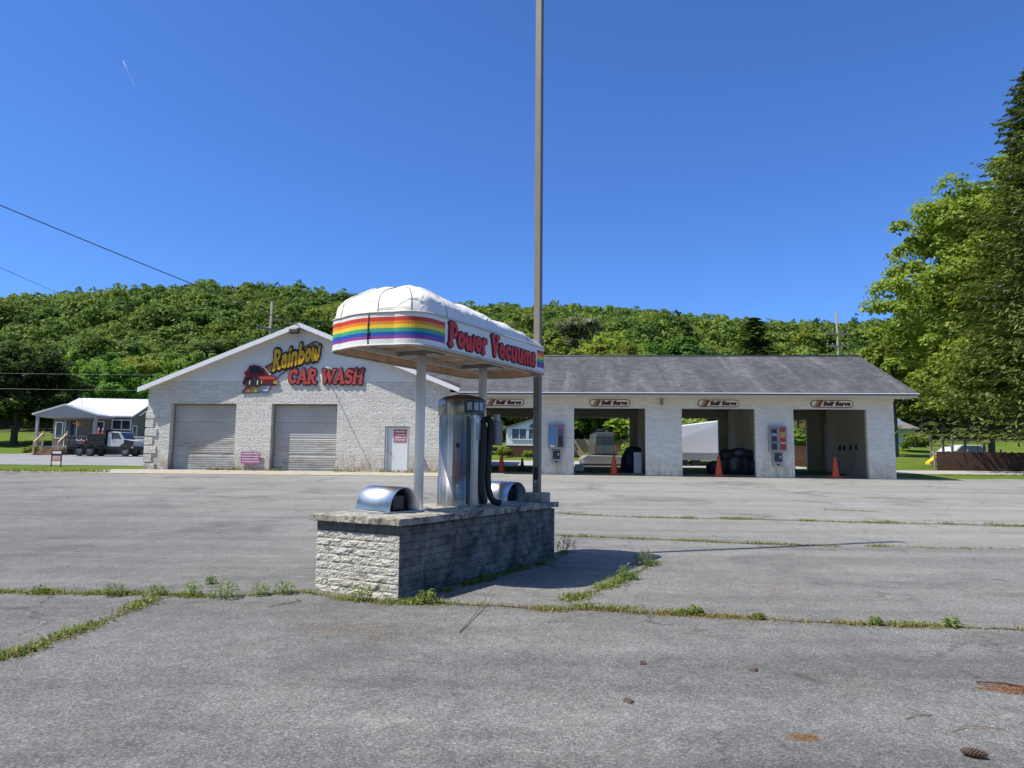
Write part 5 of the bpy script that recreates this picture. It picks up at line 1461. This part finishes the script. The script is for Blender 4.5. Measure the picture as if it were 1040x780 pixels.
npmesh('flowers', np.array(V), np.array(F), M['yellow'], parent=hb)

# trucks
def wheel(mb_parent, x, y, z, r, w):
    mb = MB(); n = 20; V, F = [], []
    prof = [(r*.6,-w/2),(r*.93,-w/2),(r,-w/2+.04),(r,w/2-.04),(r*.93,w/2),(r*.6,w/2)]
    for (rr_, o) in prof: V += [(x+rr_*math.cos(2*PI*k/n), y+o, z+rr_*math.sin(2*PI*k/n)) for k in range(n)]
    for i in range(len(prof)-1):
        for k in range(n): F.append((i*n+k, i*n+(k+1)%n, (i+1)*n+(k+1)%n, (i+1)*n+k))
    mb.add(V, F, 0, False); t = mb.build('wheel', M['dark_rubber'], mb_parent)
    m2 = MB(); m2.add([(x+r*.6*math.cos(2*PI*k/n), y-w/2+.03, z+r*.6*math.sin(2*PI*k/n)) for k in range(n)], [tuple(range(n))]); m2.add([(x+r*.6*math.cos(2*PI*k/n), y+w/2-.03, z+r*.6*math.sin(2*PI*k/n)) for k in range(n)], [tuple(range(n))])
    m2.build('rim', M['grey_box'], t)
tk = thing('flatbed_truck', 'white cab truck with a black stake bed parked in front of the tan house', 'truck', (-29.95, 52.6, 1.50))
mb = MB(); mb.box(-2.6, 2.1, -.9, .9, .55, .75); mb.build('frame', M['black'], tk)
mb = MB(); mb.box(-2.75, .55, -1.05, 1.05, .82, .95); mb.build('bed_floor', M['black'], tk)
mb = MB(); mb.box(.45, .55, -1.0, 1.0, .95, 2.0); mb.box(.3,.9,-.95,.95,2.0,2.06); mb.build('headboard', M['black'], tk)
for yy in (-1.05, .99):
    mb = MB()
    for x in (-2.7, -1.9, -1.1, -.3, .4): mb.box(x, x+.06, yy, yy+.06, .95, 1.5)
    for z in (1.0, 1.32): mb.box(-2.75, .5, yy-.012, yy-.001, z, z+.12)
    mb.build('stake_side', M['black'], tk)
mb = MB(); mb.box(-1.2, .3, -.6, .6, .952, 1.75); mb.build('tool_box', M['black'], tk, .02)
mb = MB(); mb.box(-2.2, -1.4, -.5, .5, .955, 1.2); mb.build('load', M['trailer_grey'], tk, .03)
mb = MB(); mb.prism([(.62,.6),(2.0,.6),(2.75,.6),(2.75,1.2),(1.98,1.32),(1.6,1.88),(.85,1.92),(.62,1.85)], -.88, .88); cab = mb.build('cab', M['truck_white'], tk, .05)
for yy in (-.892, .884):
    mb = MB(); mb.prism([(.95,1.36),(1.75,1.36),(1.5,1.8),(.95,1.82)], yy, yy+.008); mb.build('side_window', M['glass_dark'], cab)
mb = MB(); mb.hexa([(1.98,-.75,1.345),(1.98,.75,1.345),(1.66,.75,1.83),(1.66,-.75,1.83)], [(2.0,-.75,1.36),(2.0,.75,1.36),(1.68,.75,1.845),(1.68,-.75,1.845)]); mb.build('windscreen', M['glass_dark'], cab)
mb = MB(); mb.box(2.76, 2.9, -.85, .85, .5, .75); mb.build('bumper', M['black'], tk)
mb = MB(); mb.prism([(1.95,.75),(2.76,.75),(2.76,1.18),(1.98,1.30)], -.896, -.882); mb.build('fender', M['black'], cab)
mb = MB(); mb.prism([(2.1+.5*math.cos(R(a)), .5+.5*math.sin(R(a))) for a in range(0, 181, 15)], -.91, -.893); mb.build('wheel_arch', M['black'], tk)
mb = MB(); mb.box(1.0, 1.12, -.93, -.9, 1.25, 1.29); mb.build('door_handle', M['black'], cab)
for x in (-1.6, -.75, 2.1):
    for yy in (-.78, .78): wheel(tk, x, yy, .42, .42, .3)
TG = 'small red and white cones on the truck bed'
for i, (x, y, lab) in enumerate(((-31.9,52.3,'leftmost small red and white cone on the truck bed'),(-31.5,52.2,'second small red and white cone on the truck bed from the left'),(-31.2,52.35,'small red and white cone beside the tool box on the truck bed'),(-30.35,52.3,'small red and white cone on the truck tool box'),(-30.05,52.35,'rightmost small red and white cone on the truck tool box'))):
    c = thing('traffic_cone', lab, 'traffic cone', (x, y, 1.5+(.885 if i < 3 else 1.63)), 0, TG); cone_parts(c, .5, M['red_faded'], True)
pk = thing('pickup_truck', 'white pickup truck parked behind the stake bed truck', 'truck', (-27.2, 56.3, 1.6), R(8))
mb = MB(); mb.prism([(-2.6,.5),(2.6,.5),(2.65,1.1),(1.5,1.2),(.9,1.75),(-.5,1.78),(-.75,1.2),(-2.6,1.2)], -.9, .9); mb.build('body', M['truck_white'], pk, .05)
mb = MB(); mb.prism([(-.5,1.24),(1.1,1.24),(.75,1.68),(-.4,1.7)], -.912, -.903); mb.build('side_window', M['glass_dark'], pk)
mb = MB(); mb.box(-2.5, -.9, -.8, .8, 1.201, 1.42); mb.build('bed_load', M['tarp_grey'], pk, .08)
for x in (-1.7, 1.7):
    for yy in (-.78, .78): wheel(pk, x, yy, .38, .38, .26)

tk.scale = (.9, .9, .93)
# yard sign, marker
ys_ = thing('yard_sign', 'small red and white yard sign in a black frame on the grass by the road', 'sign', (-23.3, 36.6, G(-23.3, 36.6)), R(-14))
mb = MB(); mb.box(-.32,-.28,-.02,.02,-.1,.86); mb.box(.28,.32,-.02,.02,-.1,.86); mb.box(-.28,.28,-.018,.018,.82,.86); mb.build('frame', M['black'], ys_)
for z0, z1, m in ((.12,.3,'sign_white'),(.3,.58,'pink_red'),(.58,.68,'navy'),(.68,.82,'sign_white')):
    mb = MB(); mb.box(-.28,.28,-.008,.008,z0+.001,z1-.001); mb.build('sign_panel', M[m], ys_)
textrows(ys_, (.5,.4), -.24, .24, -.009, 'sign_white', .06)
mk = thing('marker_post', 'thin white leaning marker post on the lawn at the far left', 'post', (-42.3, 57.6, G(-42, 57.6)))
mb = MB(); mb.hexa([(-.06,-.03,-.1),(.06,-.03,-.1),(.06,.03,-.1),(-.06,.03,-.1)], [(-.22,-.03,1.0),(-.1,-.03,1.0),(-.1,.03,1.0),(-.22,.03,1.0)]); mb.build('post', M['rake'], mk)

# ------------------------------------------------------------------ behind the wash bays
mh = thing('mobile_home', 'white mobile home with an arched window and brown skirting', 'house', (2.0, 60, 1.6))
mb = MB(); mb.prism([(-2.45,1.1),(2.45,1.1),(2.45,2.55),(0,3.35),(-2.45,2.55)], 0, 13); mb.build('wall', M['rake'], mh)
mb = MB()
for s_ in (-1, 1):
    mb.prism([(0,3.36),(s_*2.65,2.5),(s_*2.65,2.6),(0,3.46)], -.2, 13.2)
mb.build('roof', M['brown_roof'], mh)
mb = MB()
for k in range(33): mb.box(-2.44+k*.149, -2.44+k*.149+.12, .02, .05, -.05, 1.095)
mb.box(-2.44, 2.44, .06, 12.9, -.05, 1.095); mb.build('skirting', M['fence_red'], mh)
win(mh, -1.95, -.75, 1.65, 2.5, ('y', 0), 'glass_blue', 1); win(mh, -.55, .45, 1.65, 2.5, ('y', 0), 'glass_blue', 1); win(mh, .65, 1.85, 1.65, 2.5, ('y', 0), 'glass_blue', 1)
mb = MB(); mb.prism([(-.05+.45*math.cos(R(a)), 2.6+.42*math.sin(R(a))) for a in range(0, 181, 15)], -.03, -.004); mb.build('arch_window', M['glass_blue'], mh)
vn = thing('parked_van', 'grey green van seen from behind through the second wash bay', 'van', (7.55, 57.5, 1.58))
mb = MB(); mb.prism([(-.8,.35),(.8,.35),(.82,1.3),(.7,2.2),(-.7,2.2),(-.82,1.3)], 0, 4.6); mb.build('body', M['green_van'], vn, .05)
for a, b in ((-.68,-.05),(.05,.68)):
    mb = MB(); mb.box(a, b, -.02, -.003, 1.25, 1.85); mb.build('rear_window', M['glass_dark'], vn)
mb = MB(); mb.box(-.012,.012,-.01,-.002,.5,2.1); mb.build('door_seam', M['black'], vn)
mb = MB(); mb.box(-.92, .92, -.12, -.01, .3, .5); mb.build('bumper', M['black'], vn)
mb = MB(); mb.box(-.7, .7, .2, 2.5, 2.2, 2.3); mb.tube([(-.7,.4,2.4),(.7,.4,2.4)], .03, 6); mb.box(-.4,.1,.4,1.2,2.3,2.55); mb.build('roof_rack', M['black'], vn)
for x in (-.9, .78):
    mb = MB(); mb.box(x, x+.12, -.03, -.002, .8, 1.15); mb.build('tail_light', M['red_faded'], vn)
for yy in (.9, 3.8):
    for x in (-.78, .78):
        mb = MB(); mb.tube([(x-.1, yy, .33), (x+.1, yy, .33)], .33, 18); mb.build('wheel', M['dark_rubber'], vn)
tf = thing('board_fence', 'weathered tan board fence behind the parked van', 'fence', (4.8, 63.5, 1.8))
mb = MB()
for k in range(50): mb.box(-4+k*.2, -4+k*.2+.185, 0, .03, -.1, 1.6+.04*math.sin(k*2.3))
mb.build('boards', M['wood_light'], tf)
mb = MB()
for k in range(5): mb.box(-3.9+k*2.4, -3.78+k*2.4, .035, .14, -.3, 1.5)
mb.build('fence_post', M['wood_deck'], tf)
tl = thing('utility_trailer', 'low grey covered trailer behind the second wash bay', 'trailer', (5.9, 44.0, 1.17))
V, F = [], []
mb = MB(); mb.prism([(-1.5,.12),(1.5,.12),(1.52,.5),(1.3,.66),(-1.25,.7),(-1.52,.52)], 0, 2.4); mb.build('covered_load', M['tarp_grey'], tl, .06)
mb = MB(); mb.box(-1.6, 1.6, -.05, 2.45, .02, .1); mb.build('trailer_frame', M['black'], tl)
for yy in (.8,):
    for x in (-1.45, 1.45):
        mb = MB(); mb.tube([(x-.1, yy, .14), (x+.1, yy, .14)], .27, 16); mb.build('wheel', M['dark_rubber'], tl)
wt = thing('box_trailer', 'big white box trailer behind the third wash bay', 'trailer', (11.5, 45.4, 1.2), R(14))
mb = MB(); mb.hexa([(-3.2,0,.85),(2.6,0,.85),(2.6,2.3,.85),(-3.2,2.3,.85)], [(-3.2,.25,2.25),(2.6,.25,3.05),(2.6,2.1,3.05),(-3.2,2.1,2.25)]); mb.build('box_body', M['trailer_white'], wt, .05)
mb = MB(); mb.box(-3.22, 2.62, -.012, 2.31, .42, .848); mb.build('lower_skirt', M['trailer_grey'], wt)
mb = MB(); mb.box(-3.0, 2.4, .1, 2.2, .15, .345); mb.build('trailer_frame', M['black'], wt)
for x in (-.6, .3):
    mb = MB(); mb.tube([(x, .02, .3), (x, .25, .3)], .32, 18); mb.build('wheel', M['dark_rubber'], wt)
# things standing in the bays
bd = thing('leaning_board', 'white upright board leaning in the right side of the second wash bay', 'panel', wpt(6.25, 2.6, .012), -ANG)
mb = MB(); mb.hexa([(-.2,-.03,0),(.18,-.03,0),(.18,.01,0),(-.2,.01,0)], [(-.2,.08,1.1),(.18,.08,1.12),(.18,.12,1.12),(-.2,.12,1.1)]); mb.build('sheet_panel', M['rake'], bd, .01)
mb = MB(); mb.box(-.22,.2,-.06,-.035,-.0,.05); mb.build('foot_rail', M['grey_box'], bd)
def heap(name, lab, loc, lumps, mats_, cat, rz=-ANG):
    root = thing(name, lab, cat, loc, rz)
    for i, (x, y, z, rx, ry, rz2) in enumerate(lumps):
        mb = MB(); n, m = 14, 9; V, F = [], []
        for j in range(m+1):
            ph = -PI/2+PI*j/m
            for k in range(n):
                a = 2*PI*k/n; w = 1+.12*math.sin(3*a+i*1.7+ph*2)+.07*math.sin(5*a-i+ph*4)
                cp = max(abs(math.cos(ph)), .0)**.7
                V.append((x+rx*cp*math.cos(a)*w, y+ry*cp*math.sin(a)*w, max(.0, z+rz2*math.copysign(abs(math.sin(ph))**.8, math.sin(ph)))))
        for j in range(m):
            for k in range(n): F.append((j*n+k, j*n+(k+1)%n, (j+1)*n+(k+1)%n, (j+1)*n+k))
        mb.add(V, F, 0, True); mb.build('bag', M[mats_[i % len(mats_)]], root)
    return root
heap('bag_heap', 'heap of dark bags against the right wall of the third wash bay', wpt(11.0, 2.4, .012), [(-.95,0,.35,.4,.4,.38),(-.5,.1,.45,.38,.4,.5),(0,0,.5,.42,.45,.55),(.5,.05,.5,.4,.4,.55),(.9,0,.42,.35,.4,.45),(-.3,.1,1.0,.42,.35,.3),(.3,.1,1.1,.45,.35,.28),(.75,.1,1.05,.32,.3,.25)], ['navy','black','screen','dark_rubber'], 'bags')
heap('tarp_bundle', 'dark blue tarp bundle behind the white leaning board', wpt(5.95, 3.6, .012), [(0,0,.6,.45,.4,.65),(.15,.05,1.2,.42,.3,.22)], ['navy'], 'tarp')
bx_ = thing('white_crate', 'small white box on the floor at the left of the second wash bay', 'box', wpt(3.35, 4.4, .012), -ANG)
mb = MB(); mb.box(-.24,.24,-.2,.2,0,.42); mb.build('crate_body', M['rake'], bx_, .02)
mb = MB(); mb.box(-.26,.26,-.22,.22,.422,.47); mb.build('crate_lid', M['sign_white'], bx_, .01)

# ------------------------------------------------------------------ right side: fence, playset, blue house
fn = thing('brown_fence', 'dark brown board fence beyond the lane on the right', 'fence', (25.4, 42.7, 1.14))
mb = MB()
for k in range(46):
    h = 1.12+.03*math.sin(k*1.7)+.02*math.sin(k*4.1)
    mb.box(.06+k*.132, .06+k*.132+.12, 0, .025, -.1, h)
mb.build('boards', M['fence_brown'], fn)
mb = MB(); mb.box(.05, 6.1, .027, .07, .25, .33); mb.box(.05, 6.1, .027, .07, .85, .93); mb.build('fence_rail', M['fence_brown'], fn)
for k in range(4):
    mb = MB(); mb.box(k*2-.03, k*2+.05, .072, .16, -.2, 1.3); mb.build('fence_post', M['pole_wood'], fn)
f2 = thing('brown_fence', 'short brown fence seen through the narrow gap of the rightmost bay', 'fence', (18.3, 46.5, 1.25))
mb = MB()
for k in range(14): mb.box(k*.16, k*.16+.14, 0, .025, -.1, 1.35)
mb.build('boards', M['fence_red'], f2)
mb = MB(); mb.box(0, 2.2, .027, .07, .3, .4); mb.build('fence_rail', M['fence_brown'], f2)
pl = thing('playset', 'wooden play frame with a yellow slide on the lawn behind the brown fence', 'playset', (29.4, 48.5, G(28, 48.5)))
for x, y in ((-.0,0),(1.5,0),(0,1.4),(1.5,1.4),(3.6,.2),(3.6,1.2)):
    mb = MB(); mb.box(x-.06, x+.06, y-.06, y+.06, -.1, 2.1 if x < 2 else 1.9); mb.build('post', M['pole_wood'], pl)
mb = MB(); mb.box(-.06, 1.56, -.06, 1.46, .95, 1.03); mb.box(-.06,3.66,-.05,.05,1.75,1.88); mb.box(-.06,1.56,1.35,1.45,1.4,1.5); mb.build('deck', M['wood_light'], pl)
V, F = [], []
mb = MB(); mb.hexa([(-.95,.1,.12),(-.95,.6,.12),(-.05,.6,.8),(-.05,.1,.8)], [(-.95,.1,.28),(-.95,.6,.28),(-.05,.6,.95),(-.05,.1,.95)]); mb.build('slide', M['yellow'], pl, .03)
mb = MB(); mb.box(2.3, 2.8, .0, .04, .45, .5); mb.tube([(2.35,.02,.48),(2.35,0,1.75)], .015, 4); mb.tube([(2.75,.02,.48),(2.75,0,1.75)], .015, 4); mb.build('swing', M['black'], pl)
bh = thing('blue_house', 'small pale blue house with a brown roof across the lawn', 'house', (42.6, 81, 3.05))
mb = MB(); mb.box(-3, 3.4, 0, 6, -.4, 2.3); mb.prism([(-3,2.3),(3.4,2.3),(2.2,3.6),(-3,3.6)], 1.0, 5); mb.build('wall', M['blue_siding'], bh)
mb = MB(); mb.hexa([(-3.3,-.4,2.25),(3.8,-.4,2.25),(2.4,3,3.75),(-3.3,3,3.75)], [(-3.3,-.4,2.4),(3.8,-.4,2.4),(2.4,3,3.9),(-3.3,3,3.9)])
mb.hexa([(3.8,-.4,2.25),(3.8,6.4,2.25),(2.4,3.01,3.75),(2.4,3,3.75)], [(3.8,-.4,2.4),(3.8,6.4,2.4),(2.4,3.01,3.9),(2.4,3,3.9)]); mb.build('roof', M['brown_roof'], bh)
win(bh, .1, 1.0, .9, 1.9, ('y', 0), 'glass_dark', 0)
vw = thing('parked_car', 'white car mostly hidden behind the brown fence', 'car', (33.0, 52.0, G(33, 52)), R(10))
mb = MB(); mb.prism([(-2.1,.35),(2.1,.35),(2.15,.85),(1.3,.95),(.7,1.45),(-.9,1.45),(-1.5,.98),(-2.1,.92)], -.85, .85); cb2 = mb.build('body', M['truck_white'], vw, .06)
mb = MB(); mb.prism([(-1.25,1.0),(1.05,1.0),(.62,1.38),(-.82,1.38)], -.862, -.853); mb.build('side_window', M['glass_dark'], cb2)
for x in (-1.3, 1.3):
    for yy in (-.74, .74): wheel(vw, x, yy, .33, .33, .22)

# ------------------------------------------------------------------ utility poles and wires
def upole(x, y, h, lab, arms=1, lean=0, arm_rz=0):
    p = thing('utility_pole', lab, 'utility pole', (x, y, G(x, y)), arm_rz)
    mb = MB(); mb.tube([(0,0,-.5),(lean*.5,0,h*.5),(lean,0,h)], [.17,.15,.11], 10); mb.build('pole', M['pole_wood'], p)
    for k in range(arms):
        z = h-2.4-k*1.3
        mb = MB(); mb.box(lean-1.2, lean+1.2, -.14, -.04, z-.07, z+.07); a = mb.build('crossarm', M['pole_wood'], p)
        mb = MB()
        for xx in (-1.1, -.55, .55, 1.1): mb.lathe([(.0,z+.07),(.06,z+.1),(.05,z+.2),(.07,z+.25),(0,z+.32)], 8, lean+xx, -.09)
        mb.build('insulator', M['grey_light'], a)
    return p
upole(34.9, 75, 15.0, 'weathered utility pole with two crossarms behind the right end of the bay roof', 2, -.15)
upole(-20.8, 60, 13.1, 'weathered utility pole behind the gable roof', 1, .1, R(30))
mbp = upole(-22.0, -2.6, 10.4, 'utility pole beside the lot behind the camera', 1)
def wire(a, b, sag, lab, m='wire', r=.011, r2=None):
    a, b = Vector(a), Vector(b); pts = []
    for i in range(25):
        t = i/24; p = a.lerp(b, t); p.z -= sag*4*t*(1-t); pts.append(tuple(p))
    mb = MB(); mb.tube(pts, [r+((r2 or r)-r)*i/24 for i in range(25)], 5); o = mb.build('overhead_wire', M[m]); tag(o, lab, 'wire')
pk_ = wpt(-10.45, -.3, 7.12)
wire(pk_, (-22.0, -2.6, 10.9), .35, 'service wire running from the gable peak up to the upper left', 'wire', .022, .005)
wire((-25.3, 22.5, 11.3), (-74.7, 120, 27.6), .0, 'short dark wire against the sky at the far left edge', 'wire', .022)
wire((-60, 48, 6.3), (-17, 52, 6.35), .15, 'lower pale wire crossing in front of the dark tree', 'wire_light', .005)
wire((-60, 48, 7.35), (-17, 52, 7.5), .15, 'upper pale wire crossing in front of the dark tree', 'wire_light', .004)
wire((-20.7, 60, 11.3), (-60, 66, 13.5), .5, 'wire running left from the pole behind the gable', 'wire', .008)
wire((34.7, 75, 12.6), (90, 80, 13), .8, 'wire running right from the pole behind the bay roof', 'wire', .02)
# contrail
mb = MB(); mb.tube([(-2331,4000,2330),(-2300,4000,2270),(-2251,4000,2177)], [4,3,1], 8)
m, t, b, o_ = nt('contrail'); b.inputs['Base Color'].default_value = (.8,.82,.85,1); b.inputs['Alpha'].default_value = .22
tag(mb.build('contrail', m), 'short faint contrail high in the blue sky', 'contrail')

# ------------------------------------------------------------------ camera, light, sky
cam_d = bpy.data.cameras.new('camera'); cam = bpy.data.objects.new('camera', cam_d); COL.objects.link(cam)
cam_d.sensor_width = 36; cam_d.lens = 36*721/1040; cam_d.clip_end = 20000; cam_d.clip_start = .05
TH, RO = R(6.0), R(.57)
f = Vector((0, math.cos(TH), math.sin(TH))); u0 = Vector((0, -math.sin(TH), math.cos(TH))); r0 = Vector((1, 0, 0))
r = r0*math.cos(RO)+u0*math.sin(RO); u = -r0*math.sin(RO)+u0*math.cos(RO)
cam.matrix_world = Matrix(((r.x,u.x,-f.x,0),(r.y,u.y,-f.y,0),(r.z,u.z,-f.z,1.6),(0,0,0,1)))
scn.camera = cam
EL, AZ = R(58), R(19)
d = Vector((math.cos(EL)*math.cos(AZ), math.cos(EL)*math.sin(AZ), -math.sin(EL)))
sl_ = bpy.data.lights.new('sun', 'SUN'); sl_.energy = 4.5; sl_.angle = R(.5); sl_.color = (1, .935, .835)
so = bpy.data.objects.new('sun', sl_); COL.objects.link(so); so.rotation_euler = d.to_track_quat('-Z', 'Y').to_euler(); so.location = (-20, -5, 40)
w = bpy.data.worlds.new('World'); scn.world = w; w.use_nodes = True
t = w.node_tree; bg = t.nodes['Background']
sk = t.nodes.new('ShaderNodeTexSky'); sk.sky_type = 'NISHITA'; sk.sun_disc = False
sk.sun_elevation = EL; sk.sun_rotation = math.atan2(-d.x, -d.y) ; sk.air_density = 1.0; sk.dust_density = .35; sk.ozone_density = 3.5; sk.altitude = 300
tint = t.nodes.new('ShaderNodeMix'); tint.data_type = 'RGBA'; tint.blend_type = 'MULTIPLY'; tint.inputs[0].default_value = 1
t.links.new(sk.outputs[0], tint.inputs[6]); 
tcw = t.nodes.new('ShaderNodeTexCoord'); dt = t.nodes.new('ShaderNodeVectorMath'); dt.operation = 'DOT_PRODUCT'
t.links.new(tcw.outputs['Generated'], dt.inputs[0]); dt.inputs[1].default_value = (-d.x, -d.y, -d.z)
gl = t.nodes.new('ShaderNodeMapRange'); gl.interpolation_type = 'SMOOTHSTEP'; gl.inputs[1].default_value = .60; gl.inputs[2].default_value = .93
t.links.new(dt.outputs['Value'], gl.inputs[0])
tc = t.nodes.new('ShaderNodeMix'); tc.data_type = 'RGBA'; t.links.new(gl.outputs[0], tc.inputs[0]); tc.inputs[6].default_value = (.46,.74,1.2,1); tc.inputs[7].default_value = (1.9,1.6,1.3,1)  # sky around the sun, out of view, whitened and brightened to lift the shade
t.links.new(tc.outputs[2], tint.inputs[7])
t.links.new(tint.outputs[2], bg.inputs[0]); bg.inputs[1].default_value = .113
vs = scn.view_settings; vs.view_transform = 'Standard'; vs.look = 'None'; vs.gamma = 1; vs.use_curve_mapping = False; vs.exposure = 0.44
scn.cycles.max_bounces = 6; scn.cycles.diffuse_bounces = 3; scn.cycles.transmission_bounces = 3
